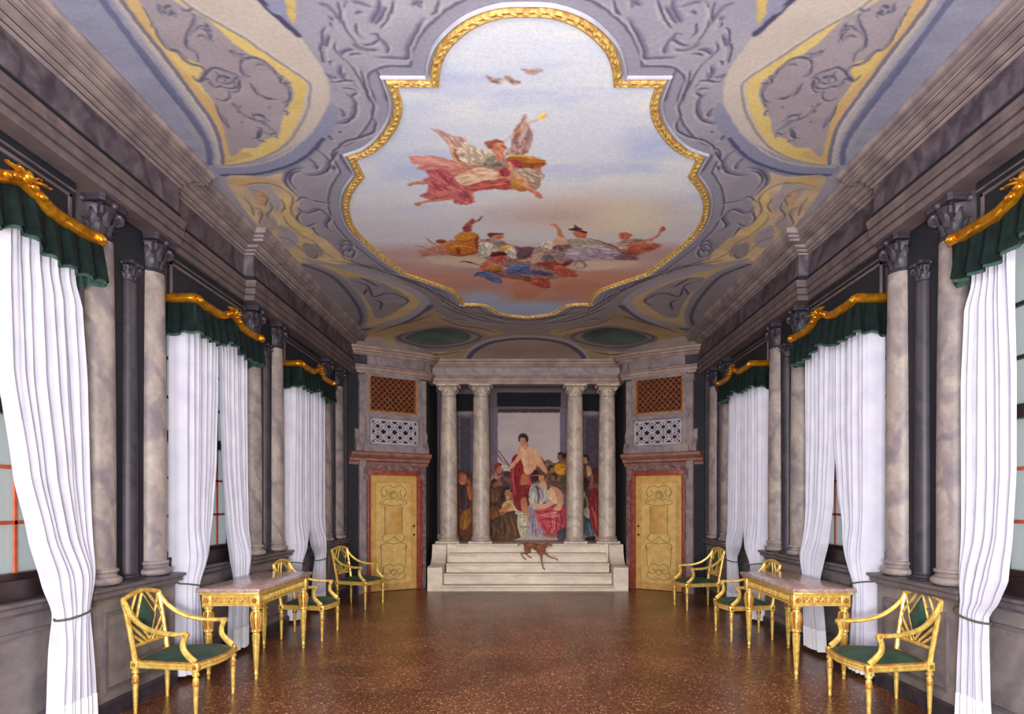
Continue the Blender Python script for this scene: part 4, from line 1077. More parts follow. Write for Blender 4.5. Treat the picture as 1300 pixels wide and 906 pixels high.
# band below the cartouche and the yellow mottled field
cv.poly([(270, 211), (320, 208), (362, 194), (398, 166), (420, 130), (430, 150), (412, 180), (388, 206), (340, 222), (284, 224)], BAND, var=6, **m_)
cv.line([(282, 222), (330, 220), (372, 208), (394, 194), (410, 176)], (86, 86, 118), .018, taper=False, **m_)
cv.line([(276, 212), (322, 209), (362, 195), (397, 166)], (186, 182, 186), .010, taper=False, **m_)
cv.poly([(288, 224), (336, 224), (362, 218), (360, 232), (374, 242), (380, 256), (378, 272), (390, 288), (404, 296), (426, 316), (446, 334), (400, 334), (374, 332), (352, 316), (330, 290), (305, 258)], (204, 180, 152), col2=(218, 190, 146), var=22, seed=31, **m_)
for pp, c in (([(312, 232), (338, 230), (346, 242), (356, 254), (352, 268), (336, 262), (322, 250)], (170, 162, 176)), ([(328, 268), (344, 272), (352, 284), (344, 294), (332, 284)], (172, 158, 164)), ([(356, 286), (374, 294), (378, 308), (366, 314), (354, 302)], (166, 160, 178)),
              ([(386, 308), (404, 312), (410, 324), (396, 328), (386, 320)], (150, 140, 152)), ([(326, 240), (338, 244), (340, 258), (330, 262), (324, 252)], (208, 166, 130)), ([(360, 236), (372, 246), (372, 262), (362, 270), (360, 254)], (224, 200, 136)),
              ([(364, 270), (380, 282), (398, 296), (384, 298), (366, 288)], (222, 196, 132)), ([(330, 292), (346, 300), (366, 318), (350, 316)], (208, 166, 126)), ([(300, 228), (340, 228), (330, 233), (304, 236)], (204, 172, 112))):
    cv.poly(pp, c, alpha=.85, var=12, **m_)
for a in ([(302, 236), (330, 232), (352, 236), (372, 250), (370, 268), (384, 284), (402, 292)], [(316, 240), (334, 246), (346, 262), (340, 274), (352, 286), (366, 296)], [(322, 262), (334, 270), (330, 284), (346, 296)], [(352, 300), (370, 306), (388, 322)], [(384, 300), (400, 308), (414, 322), (430, 330)], [(330, 248), (340, 252), (336, 262)], [(360, 274), (366, 284), (380, 296), (392, 304)],
          [(340, 304), (356, 312), (372, 326)], [(310, 250), (320, 262), (322, 274)], [(396, 314), (404, 322), (398, 328), (388, 322)], [(356, 252), (362, 262), (356, 270)]):
    cv.line(a, (110, 98, 104), .014, .75, **m_); cv.line([(p[0]+1.8, p[1]+1.4) for p in a], (226, 212, 176), .010, .5, **m_)
# --- upper little yellow panels at the top edge
cv.poly([(318, -60), (362, -6), (380, 40), (372, 44), (300, -30)], BAND, smooth=False, **m_)
cv.poly([(322, -40), (352, -2), (374, 34), (376, 6), (366, -40)], (196, 172, 110), smooth=False, var=12, **m_)
cv.line([(300, -30), (345, 14), (378, 44)], SD, .02, taper=False, **m_)
cv.line([(352, -14), (358, 8), (352, 14), (340, 8)], BAND, .03, **m_)
# --- the band that follows the fresco frame
OUT = [(668, 17), (635, 19), (600, 32), (572, 56), (560, 79), (556, 106.6), (503, 106.6), (510, 130), (506, 153), (491, 176), (472, 192), (451.5, 200), (462, 222), (447, 243), (443, 264), (451.5, 289), (479, 317), (516, 346), (551.5, 358), (578.5, 369), (589, 384.6), (616, 386), (638, 397), (668, 401)]
def seg_smooth(pts, corners, k=6):
    out = []; i = 0
    while i < len(pts)-1:
        j = i+1
        while j < len(pts)-1 and j not in corners: j += 1
        sub = catmull(pts[i:j+1], k); out += sub[:-1]; i = j
    out.append(np.array(pts[-1], float)); return out
CORN = {5, 6, 11, 12, 17, 20}
# the outline is mirrored lengthwise as well, so the frame is a true plan: average the traced half with its own reflection
half_px = np.array(seg_smooth(OUT, CORN)); half = cpx(half_px)
outline = np.concatenate([half, (half*np.array([-1, 1]))[::-1][1:-1]])
def outline_off(o):
    P = outline; A = np.roll(P, 1, 0); B = np.roll(P, -1, 0); d0 = P-A; d1 = B-P
    d0 /= np.linalg.norm(d0, axis=1)[:, None]; d1 /= np.linalg.norm(d1, axis=1)[:, None]
    n0 = np.stack([-d0[:, 1], d0[:, 0]], 1); n1_ = np.stack([-d1[:, 1], d1[:, 0]], 1); m = n0+n1_; m /= np.linalg.norm(m, axis=1)[:, None]; k = 1/np.maximum(.5, (m*n0).sum(1))
    return P+m*k[:, None]*o
# which side is outwards
ctr = outline.mean(0); sgn = 1 if np.linalg.norm(outline_off(.1)-ctr, axis=1).mean() > np.linalg.norm(outline-ctr, axis=1).mean() else -1
dO, tO = cv.dist(X, Y, outline, True); iO = cv.inside(X, Y, outline); dS = np.where(iO, -dO, dO)
def ringband(a, b, col, al=1.0):
    m = np.clip(.5+np.minimum(dS-a, b-dS)/cv.res, 0, 1)[..., None]*al; cv.C[:] = cv.C*(1-m)+np.array(col, float)*m
ringband(.05, .20, (150, 148, 166), .8); ringband(.185, .205, SL, .8); ringband(.21, .222, HI, .5); ringband(.08, .10, (112, 112, 140), .5)
# --- scrollwork: dark strokes with a pale edge, traced one side and mirrored
def z3(l): return [(390+p[0]/6.97, p[1]/6.97) for p in l]
def z2(l): return [(280+p[0]/4.315, 120+p[1]/4.315) for p in l]
def z4(l): return [(380+p[0]/4.333, 310+p[1]/4.333) for p in l]
SC = [z3(l) for l in ([(110, 30), (190, 60), (260, 120), (300, 210)], [(350, 10), (310, 100), (330, 220), (400, 330), (480, 400), (580, 385), (640, 340), (620, 300), (560, 300)], [(620, 310), (680, 360), (725, 420), (705, 470)], [(430, 200), (440, 270), (480, 320), (540, 355)],
                      [(410, 390), (480, 430), (560, 450), (620, 440)], [(130, 370), (125, 440), (155, 540), (140, 300), (165, 240)], [(190, 330), (180, 400), (200, 310)], [(250, 370), (245, 430), (300, 490), (400, 580), (460, 680), (520, 800), (550, 900)], [(300, 480), (350, 450), (420, 440)], [(370, 485), (420, 475), (480, 478)],
                      [(640, 0), (640, 80), (560, 200)], [(770, 0), (740, 120), (650, 250)], [(700, 60), (660, 150), (600, 210)], [(430, 120), (470, 110), (495, 130)], [(190, 660), (220, 690), (260, 680)], [(200, 570), (205, 545), (212, 575)], [(300, 580), (300, 650), (340, 700), (330, 640)], [(210, 715), (260, 725), (330, 715), (400, 720), (460, 780)],
                      [(630, 510), (760, 515), (890, 518), (905, 420), (960, 300), (1040, 160)], [(480, 620), (520, 760), (570, 900)], [(620, 620), (690, 760), (710, 900)], [(270, 20), (300, 90), (290, 180)], [(210, 150), (240, 190)], [(200, 200), (250, 250)], [(1010, 0), (1010, 60), (980, 20), (930, 50)], [(1160, 0), (1150, 90), (1090, 130)], [(400, 20), (500, 40), (580, 70)], [(320, 780), (400, 790), (440, 820), (400, 850), (450, 890)])]
SC += [z2(l) for l in ([(700, 0), (740, 40), (735, 110), (690, 150), (640, 160)], [(810, 0), (840, 60), (825, 120)], [(660, 80), (685, 105), (670, 120)], [(825, 130), (850, 150), (840, 200), (780, 230), (700, 250), (650, 280), (640, 300)], [(520, 300), (570, 330), (600, 370), (580, 420), (520, 440), (470, 440)], [(600, 370), (640, 310)],
                      [(460, 400), (400, 410), (365, 440), (360, 480), (390, 520), (430, 560)], [(440, 415), (395, 430), (380, 470), (420, 520)], [(490, 350), (530, 385), (525, 410)], [(410, 590), (450, 560), (500, 580), (560, 590), (610, 600)], [(430, 620), (470, 650), (540, 630), (600, 670), (580, 710), (600, 740), (660, 770)],
                      [(500, 720), (540, 770), (600, 800)], [(650, 830), (680, 800), (720, 820), (700, 860), (670, 850), (680, 900)], [(590, 225), (610, 240)], [(600, 240), (620, 250)], [(650, 200), (665, 210)], [(655, 325), (690, 380), (720, 430)], [(440, 640), (420, 680), (470, 720), (520, 700)], [(625, 390), (620, 415)])]
SC += [z4(l) for l in ([(220, 30), (250, 0), (300, 30), (290, 70), (250, 60)], [(250, 80), (330, 110), (420, 130), (500, 150), (560, 160)], [(400, 110), (440, 130), (480, 170), (520, 160)], [(620, 200), (700, 230), (760, 290), (840, 330)], [(680, 190), (760, 210), (840, 260), (880, 310)], [(700, 270), (740, 250), (800, 290), (780, 320)],
                      [(890, 350), (930, 380), (990, 400), (1080, 430)], [(940, 350), (990, 350), (1030, 380), (1100, 410), (1200, 430), (1260, 420)], [(820, 420), (880, 410), (940, 430)], [(560, 120), (590, 160), (620, 180)])]
for i, l in enumerate(SC):
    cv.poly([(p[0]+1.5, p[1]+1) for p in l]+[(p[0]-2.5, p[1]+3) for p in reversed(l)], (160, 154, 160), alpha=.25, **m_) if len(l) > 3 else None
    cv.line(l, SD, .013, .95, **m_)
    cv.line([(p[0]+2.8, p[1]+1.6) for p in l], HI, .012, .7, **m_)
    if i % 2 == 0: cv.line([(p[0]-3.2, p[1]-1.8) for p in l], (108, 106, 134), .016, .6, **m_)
# --- smaller cartouche near the far end
cv.poly([(382, 328), (440, 338), (500, 356), (536, 374), (546, 386), (530, 402), (500, 412), (462, 418), (466, 398), (452, 370), (425, 345)], (168, 164, 178), var=6, **m_)
cv.poly([(400, 334), (450, 346), (500, 362), (530, 378), (532, 386), (516, 400), (490, 408), (464, 414), (468, 396), (454, 370), (428, 346)], (206, 180, 134), var=12, **m_)
cv.poly([(442, 352), (470, 354), (500, 366), (520, 380), (508, 392), (490, 402), (476, 402), (470, 388), (460, 374), (448, 362)], (156, 148, 156), var=10, **m_)
for l in ([(448, 356), (466, 362), (474, 376), (490, 372), (504, 374), (518, 382), (508, 388)], [(458, 352), (470, 358), (480, 364)], [(474, 380), (484, 384), (482, 394)], [(466, 366), (462, 374)]): cv.line(l, (70, 66, 84), .02, .8, **m_)
cv.line([(386, 336), (420, 350), (444, 374), (458, 398), (456, 412)], (84, 84, 108), .03, .8, taper=False, **m_)
cv.line([(382, 332), (424, 345), (452, 368), (466, 398), (462, 418)], (160, 156, 164), .02, .8, taper=False, **m_)
cv.line([(462, 418), (500, 414), (530, 402), (547, 388)], (92, 92, 112), .05, .9, taper=False, **m_)
cv.line([(390, 333), (450, 340), (504, 356), (540, 376)], (176, 166, 160), .02, .8, taper=False, **m_)
# --- ochre spandrels with green medallions, the lunette over the portico
cv.poly([(466, 420), (520, 408), (548, 394), (580, 410), (640, 422), (600, 436), (585, 456), (530, 452), (492, 438)], (172, 146, 120), col2=(190, 158, 116), var=14, **m_)
cv.poly([(500, 428), (530, 418), (566, 413), (600, 420), (622, 428), (600, 440), (560, 446), (520, 442)], (140, 128, 130), var=10, **m_)
cv.poly([(514, 428), (540, 419), (566, 416), (590, 421), (598, 427), (588, 434), (560, 438), (530, 436)], (64, 78, 76), col2=(96, 110, 104), var=8, **m_)
cv.poly([(560, 452), (594, 456), (610, 440), (640, 430), (668, 427), (668, 422), (600, 430)], (150, 128, 104), alpha=.6, **m_)
lun = [(592, 458), (600, 445), (618, 434), (640, 429), (668, 427), (696, 429), (718, 434), (736, 445), (744, 458)]
cv.poly(lun, (152, 132, 122), var=12, smooth=False); cv.line(lun, (164, 156, 162), .09, .9, taper=False); cv.line([(p[0], p[1]+2.5) for p in lun], (76, 74, 94), .05, .9, taper=False)
for a in ([(506, 428), (532, 420), (566, 416), (596, 421), (610, 428), (592, 436), (560, 441), (528, 438)],): cv.line(a, (92, 84, 92), .03, .8, taper=False, closed=True, **m_)
for a in ([(476, 422), (500, 414), (524, 408), (548, 400)], [(556, 402), (580, 412), (606, 416), (630, 422)], [(500, 440), (530, 448), (560, 450), (584, 446)], [(420, 330), (470, 340), (520, 356), (548, 372), (566, 384), (588, 396), (640, 410)], [(500, 350), (540, 366), (570, 382), (590, 394)], [(560, 388), (590, 400), (620, 408), (668, 412)], [(600, 396), (640, 404), (668, 407)]):
    cv.line(a, (84, 78, 94), .03, .7, **m_); cv.line([(p[0], p[1]+1.6) for p in a], (186, 174, 168), .02, .5, **m_)
# painted shade strip beside the cornice stays out: the real cornice throws it
cv.warp(.008, .05)
def flatz(z): return lambda X, Y: np.stack([X, Y, np.full_like(X, z)], -1)
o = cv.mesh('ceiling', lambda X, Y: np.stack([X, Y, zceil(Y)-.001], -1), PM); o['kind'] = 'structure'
# --- gilded frame round the sky, and its white bead
path = [tuple(p) for p in outline]
fr = empty('ceiling_fresco_frame', (0, 0, CEIL)); fr['kind'] = 'structure'; fr.name = 'trim_20'
def sweepoff(mb, prof, a):
    q = [tuple(p) for p in outline_off(sgn*a)]; bm = mb.bm
    cols = [outline_off(sgn*o) for o, z in prof]; n = len(outline); R = [[bm.verts.new((c[i][0], c[i][1], z)) for i in range(n)] for c, (o, z) in zip(cols, prof)]
    for a_, b_ in zip(R, R[1:]):
        for i in range(n): bm.faces.new((a_[i], a_[(i+1) % n], b_[(i+1) % n], b_[i]))
    return mb
Z = -.0
sweepoff(MB(), [(-.004, Z), (-.004, Z-.022), (.008, Z-.028), (.02, Z-.020), (.046, Z-.030), (.056, Z-.022), (.06, Z)], 0).build('gilded_moulding', M['goldframe'], fr)
sweepoff(MB(), [(.072, Z), (.074, Z-.016), (.083, Z-.022), (.092, Z-.016), (.095, Z)], 0).build('white_bead', M['whitestucco'], fr)
mb = MB(); seglen = np.linalg.norm(np.roll(outline, -1, 0)-outline, axis=1); cum = np.concatenate([[0], np.cumsum(seglen)]); tot = cum[-1]; mid = outline_off(sgn*.034); midc = np.concatenate([mid, mid[:1]])
nb = int(tot/.075)
for i in range(nb):
    s_ = tot*i/nb; k = min(len(outline)-1, np.searchsorted(cum, s_, 'right')-1); f = (s_-cum[k])/seglen[k]; p = midc[k]*(1-f)+midc[k+1]*f
    tdir = midc[k+1]-midc[k]; a = math.atan2(tdir[1], tdir[0])+.5
    mb.ball((0, 0, 0), 1, 6, (.026, .010, .010), Matrix.Translation((p[0], p[1], Z-.028)) @ Matrix.Rotation(a, 4, 'Z'))
mb.build('leaf_carving', M['goldframe'], fr)

# ------------------------------------------------------------------ the sky fresco
sk = Canvas(-2.0, 2.0, 3.75, 11.2, .010, (220, 226, 240), cpx)
X, Y = sk.X, sk.Y
PXY = VY-F*HC/Y; PXX = VX+X/Y*F
a = vnoise(X, Y, .9, .35, 5, 1); b = vnoise(X, Y, .5, .16, 4, 2); c_ = vnoise(X, Y, 1.6, .9, 4, 6)
def mixc(C, m, col): m = np.clip(m, 0, 1)[..., None]; return C*(1-m)+np.array(col, float)*m
C = sk.C
C = mixc(C, (b-.46)*3.2, (232, 234, 238)); C = mixc(C, (a-.55)*3.5, (190, 200, 236)); C = mixc(C, (c_-.5)*2.4*(PXY < 260), (232, 236, 236))
C = mixc(C, np.exp(-((PXY-160)/60)**2)*.5*np.clip((600-PXX)/120, 0, 1), (192, 202, 228))
C = mixc(C, np.clip((PXY-225)/60, 0, 1)*.45, (204, 196, 206))
# warm cloud bank, right of the middle
g = np.exp(-(((PXX-760)/95)**2+((PXY-272)/26)**2)); C = mixc(C, g*1.2*(.5+a), (226, 208, 192)); g = np.exp(-(((PXX-700)/70)**2+((PXY-272)/15)**2)); C = mixc(C, g*1.0*(.5+b), (206, 184, 178))
g = np.exp(-(((PXX-800)/40)**2+((PXY-280)/20)**2)); C = mixc(C, g*.9, (232, 220, 196))
edge = 305+.06*np.abs(PXX-668)*0+14*(a-.5)-.06*(np.abs(PXX-668)-100)*0
C = mixc(C, (PXY-edge)/16, (200, 166, 162)); C = mixc(C, (PXY-(338+18*(b-.5)))/12*(.5+.8*c_), (210, 152, 130)); C = mixc(C, (b-.5)*3*(PXY > 320), (186, 148, 148))
g = np.exp(-(((PXX-668)/75)**2+((PXY-392)/9)**2)); C = mixc(C, g*1.6, (180, 194, 226)); g = np.exp(-(((PXX-612)/28)**2+((PXY-378)/8)**2)); C = mixc(C, g*1.4, (182, 192, 222))
g = np.exp(-(((PXX-640)/110)**2+((PXY-330)/7)**2)); C = mixc(C, g*.9, (224, 204, 180)); g = np.exp(-(((PXX-775)/60)**2+((PXY-336)/6)**2)); C = mixc(C, g*.9, (224, 198, 176))
sk.C = C; sk.streak = .016
def A1(l): return [(510+p[0]/6.5, 135+p[1]/6.5) for p in l]
def A2(l): return [(525+p[0]/7.553, 265+p[1]/7.553) for p in l]
def A3(l): return [(675+p[0]/7.222, 265+p[1]/7.222) for p in l]
def paint(cvs, fn, items):
    for it in items:
        k, l, col = it[0], fn(it[1]), it[2]
        if k == 'p': cvs.poly(l, col, col2=it[3] if len(it) > 3 else tuple(v*.82 for v in col), dirn=it[4] if len(it) > 4 else (.3, 1), var=10)
        elif k == 'q': cvs.poly(l, col, alpha=.75, var=8, streak=False, soft=.03)
        elif k == 'l': cvs.line(l, col, it[3] if len(it) > 3 else .012, .85)
FL = (232, 188, 158); FD = (206, 142, 114); RD = (188, 96, 104); RL = (214, 140, 130); PK = (226, 160, 150); GO = (214, 164, 84); BR = (150, 88, 60); GR = (186, 176, 160); WI = (206, 182, 178)
paint(sk, A1, [
 ('p', [(180, 420), (420, 440), (560, 480), (700, 420), (900, 420), (1120, 450), (1150, 560), (1120, 680), (980, 690), (800, 680), (600, 700), (560, 780), (440, 760), (240, 740), (220, 600), (200, 520)], (206, 138, 122), (190, 120, 100)),
 ('p', [(680, 480), (860, 400), (1000, 400), (1040, 350), (900, 330), (860, 380), (820, 440)], (196, 160, 136)),
 ('p', [(240, 175), (330, 195), (430, 240), (530, 250), (520, 330), (470, 350), (430, 330), (380, 300), (310, 230)], WI, (222, 170, 160)),
 ('l', [(260, 185), (340, 250), (400, 320)], (200, 150, 140)), ('l', [(330, 200), (400, 270), (440, 320)], (190, 140, 134)), ('l', [(420, 250), (470, 300), (500, 330)], (160, 140, 130)),
 ('p', [(520, 290), (600, 320), (720, 370), (760, 400), (700, 420), (660, 490), (600, 480), (520, 460), (460, 430), (440, 360), (500, 330)], (224, 208, 190), (206, 186, 164)),
 ('l', [(540, 310), (560, 380), (560, 450)], (186, 160, 140)), ('l', [(600, 340), (610, 400), (600, 460)], (190, 164, 144)),
 ('p', [(1015, 60), (1030, 110), (1050, 150), (1075, 200), (1080, 270), (1050, 350), (1000, 390), (930, 370), (900, 310), (920, 210), (960, 130)], (204, 168, 164), (186, 144, 142)),
 ('l', [(1015, 80), (960, 180), (930, 300)], (160, 112, 112)), ('l', [(1035, 130), (1000, 230), (960, 330)], (222, 190, 180)), ('l', [(1060, 190), (1040, 270), (1000, 350)], (164, 120, 116)), ('l', [(980, 190), (940, 260), (950, 330)], (150, 104, 104), .016),
 ('l', [(840, 285), (960, 205), (1060, 135), (1130, 90)], (214, 172, 110), .010), ('p', [(1120, 80), (1150, 50), (1190, 65), (1180, 90), (1140, 95)], (244, 206, 120), (230, 180, 90)),
 ('p', [(60, 420), (100, 400), (220, 405), (340, 420), (420, 460), (520, 500), (480, 540), (360, 540), (240, 520), (130, 520), (140, 480), (90, 460)], PK, (214, 136, 128)),
 ('l', [(110, 420), (260, 440), (420, 500)], (238, 190, 172), .016), ('l', [(150, 500), (260, 490), (380, 530)], (190, 106, 106)),
 ('p', [(190, 530), (300, 515), (400, 540), (440, 600), (520, 650), (560, 670), (590, 740), (590, 790), (500, 810), (430, 790), (430, 740), (330, 740), (220, 760), (150, 730), (230, 690), (220, 620), (170, 605), (240, 570)], RD, (204, 110, 112)),
 ('l', [(220, 560), (320, 600), (420, 680)], (220, 140, 136), .016), ('l', [(250, 640), (340, 660), (430, 700)], (156, 64, 74), .014), ('l', [(300, 540), (360, 600), (400, 660)], (160, 66, 78), .014), ('l', [(480, 680), (540, 720), (570, 780)], (158, 66, 76), .014), ('l', [(450, 700), (470, 760), (540, 780)], (222, 136, 130), .012),
 ('p', [(440, 570), (520, 540), (640, 500), (760, 520), (800, 560), (780, 600), (680, 610), (600, 630), (520, 650), (450, 610)], FL, (240, 206, 178)),
 ('p', [(560, 660), (640, 620), (780, 600), (900, 600), (900, 660), (860, 685), (760, 680), (640, 690), (580, 690)], (196, 96, 92), (178, 84, 70)),
 ('l', [(600, 670), (720, 650), (860, 630)], (226, 140, 120), .014),
 ('p', [(420, 300), (450, 340), (470, 400), (500, 450), (580, 490), (560, 510), (470, 480), (420, 410), (400, 340)], FL, FD),
 ('p', [(660, 440), (720, 400), (800, 410), (860, 440), (860, 480), (780, 500), (690, 500)], (172, 164, 134), (140, 134, 124)), ('l', [(680, 470), (760, 490), (840, 470)], (96, 100, 120), .016),
 ('p', [(740, 330), (760, 290), (830, 290), (855, 340), (840, 400), (830, 450), (790, 460), (770, 400), (745, 370)], (230, 158, 124), (214, 132, 104)),
 ('p', [(690, 300), (720, 280), (780, 270), (830, 280), (840, 300), (780, 300), (750, 340), (720, 350)], (178, 106, 80), (150, 86, 66)), ('l', [(830, 310), (855, 350)], (170, 90, 60), .014), ('q', [(775, 345), (790, 340), (800, 350), (785, 358)], (130, 70, 60)),
 ('p', [(870, 420), (940, 400), (1060, 410), (1160, 430), (1200, 460), (1140, 500), (1060, 510), (960, 490), (900, 470)], (190, 116, 54), (164, 94, 50)),
 ('l', [(890, 410), (990, 405), (1090, 425)], (240, 196, 96), .018), ('l', [(960, 450), (1060, 470), (1160, 465)], (140, 76, 40), .014),
 ('p', [(870, 440), (960, 440), (1010, 500), (960, 520), (900, 480)], (188, 74, 76), (160, 60, 66)),
 ('p', [(930, 510), (1060, 510), (1140, 540), (1180, 580), (1120, 610), (1140, 660), (1080, 650), (1020, 600), (940, 580)], (196, 176, 150), (168, 150, 132)),
 ('l', [(960, 530), (1060, 560), (1150, 590)], (140, 122, 110), .012), ('l', [(1000, 600), (1080, 630), (1130, 650)], (130, 110, 104), .012),
 ('p', [(900, 600), (960, 590), (1020, 640), (1030, 690), (980, 700), (920, 670)], GO, (180, 120, 60)),
 ('p', [(760, 580), (860, 590), (920, 610), (920, 480), (880, 450), (900, 540), (880, 580), (800, 570)], FL, FD),
 ('p', [(805, 520), (850, 495), (890, 520), (890, 565), (840, 575), (805, 550)], (172, 70, 76), (146, 56, 60)),
 ('p', [(930, 540), (1010, 590), (1060, 640), (1110, 700), (1090, 720), (1010, 660), (950, 600)], (226, 170, 130), FD),
 ('p', [(1085, 690), (1120, 700), (1160, 735), (1150, 755), (1110, 745), (1085, 715)], (214, 132, 104), (196, 110, 90)),
 ('p', [(50, 635), (110, 620), (180, 610), (250, 630), (180, 640), (100, 645), (60, 655)], FD, (196, 130, 116)),
 ('p', [(95, 800), (150, 785), (220, 770), (340, 755), (430, 730), (430, 760), (300, 780), (200, 790), (130, 820)], FD, (196, 120, 104)),
 ('p', [(220, 760), (320, 700), (440, 690), (450, 740), (330, 760)], (214, 140, 120), RD),
 ('l', [(490, 640), (540, 620), (600, 600)], (206, 150, 120), .012), ('l', [(560, 520), (620, 560), (700, 560)], (196, 140, 110), .010), ('l', [(430, 340), (460, 420), (500, 460)], (110, 76, 70), .010)])
# three doves at the top
for pp in ([(617, 94), (624, 98), (628, 104), (622, 103)], [(624, 100), (632, 99), (640, 100), (634, 105), (626, 105)], [(640, 98), (648, 95), (652, 98), (662, 102), (656, 106), (646, 105)], [(661, 86), (670, 88), (680, 85), (690, 88), (682, 92), (672, 94)]):
    sk.poly(pp, (188, 160, 154), col2=(164, 130, 126), var=6)
paint(sk, A2, [
 ('q', [(120, 460), (400, 450), (640, 470), (800, 560), (600, 560), (400, 540), (200, 520)], (222, 200, 178)),
 ('p', [(620, 300), (760, 300), (900, 330), (1100, 380), (1290, 360), (1290, 620), (1100, 620), (900, 560), (700, 480), (620, 440)], (176, 140, 130), (150, 112, 112)),
 ('p', [(640, 560), (760, 600), (900, 590), (1100, 640), (1290, 680), (1290, 760), (1100, 700), (900, 660), (720, 650)], (150, 110, 112), (160, 100, 88)),
 ('p', [(40, 400), (110, 390), (160, 370), (240, 340), (330, 300), (400, 300), (400, 400), (300, 440), (180, 430), (90, 450)], (216, 156, 132), (186, 116, 110)),
 ('p', [(210, 300), (260, 285), (310, 300), (300, 325), (230, 325)], (184, 96, 66)), ('l', [(110, 270), (180, 320), (260, 370)], (170, 110, 100), .012), ('l', [(0, 350), (80, 360), (150, 390)], (160, 100, 110), .010), ('l', [(60, 460), (160, 440), (240, 450)], (170, 104, 112), .012),
 ('p', [(490, 150), (560, 90), (600, 110), (665, 60), (650, 95), (600, 130), (560, 150), (540, 220), (490, 230), (475, 180)], (170, 92, 76), (136, 66, 62)),
 ('p', [(400, 260), (440, 225), (520, 215), (600, 230), (625, 270), (620, 320), (635, 370), (610, 420), (500, 440), (390, 440), (320, 410), (305, 360), (340, 320), (400, 310)], (222, 150, 62), (186, 98, 44)),
 ('l', [(400, 300), (480, 310), (600, 280)], (130, 66, 36), .014), ('l', [(410, 360), (430, 440)], (100, 52, 34), .010), ('l', [(435, 360), (440, 440)], (100, 52, 34), .008), ('l', [(340, 370), (460, 350), (590, 380)], (240, 184, 90), .016), ('l', [(620, 240), (600, 330), (630, 400)], (120, 56, 32), .016), ('l', [(330, 430), (440, 450), (600, 425)], (110, 60, 50), .014),
 ('p', [(630, 330), (700, 320), (800, 350), (800, 400), (740, 440), (640, 460), (625, 400)], (214, 208, 190), (184, 182, 176)), ('p', [(700, 290), (780, 270), (880, 320), (820, 345), (720, 320)], (180, 156, 150)),
 ('p', [(740, 250), (790, 235), (850, 235), (865, 270), (820, 290), (760, 280)], (226, 150, 110), (196, 116, 84)), ('p', [(715, 235), (770, 228), (860, 230), (850, 245), (770, 250), (735, 275)], (130, 70, 70)),
 ('p', [(800, 390), (870, 350), (960, 340), (960, 360), (880, 400)], (238, 196, 110), (222, 170, 90)), ('p', [(880, 400), (950, 360), (990, 400), (980, 470), (910, 460)], (232, 222, 206), (206, 196, 180)),
 ('p', [(990, 380), (1080, 360), (1180, 370), (1230, 400), (1150, 440), (1060, 475), (1000, 470), (985, 430)], (132, 92, 110), (96, 70, 84)), ('p', [(1000, 490), (1100, 480), (1180, 430), (1290, 370), (1290, 420), (1190, 480), (1080, 500)], (224, 196, 172), (206, 176, 150)),
 ('p', [(740, 420), (800, 415), (870, 420), (890, 460), (870, 500), (800, 530), (760, 480)], (206, 112, 98), (188, 90, 84)), ('p', [(735, 430), (770, 412), (860, 412), (895, 440), (800, 450), (755, 455)], (116, 44, 46)),
 ('p', [(630, 570), (680, 500), (750, 480), (770, 530), (720, 560), (660, 590)], (222, 130, 110), (206, 116, 96)),
 ('l', [(445, 510), (480, 500), (560, 515), (640, 540)], (84, 54, 58), .018), ('p', [(690, 570), (740, 540), (830, 540), (855, 570), (820, 600), (740, 595)], (214, 160, 76), (160, 96, 50)), ('l', [(700, 590), (780, 605), (850, 580)], (80, 46, 40), .012),
 ('p', [(570, 640), (610, 605), (680, 600), (740, 610), (780, 640), (840, 670), (840, 710), (760, 700), (680, 660), (620, 640)], (112, 130, 184), (96, 104, 158)), ('l', [(580, 645), (630, 610), (700, 605)], (60, 66, 120), .016),
 ('p', [(880, 600), (930, 540), (1040, 520), (1160, 550), (1290, 590), (1290, 640), (1150, 640), (1040, 620), (940, 630)], (112, 126, 176), (88, 94, 142)), ('l', [(900, 610), (1000, 600), (1060, 560)], (60, 66, 112), .016), ('l', [(1080, 560), (1180, 600), (1280, 620)], (70, 66, 96), .014), ('l', [(930, 560), (1000, 540), (1080, 545)], (158, 168, 206), .014),
 ('p', [(1000, 650), (1060, 640), (1140, 660), (1140, 700), (1060, 690)], (160, 100, 80)), ('q', [(960, 700), (1150, 700), (1290, 740), (1150, 850), (980, 860)], (204, 136, 108))])
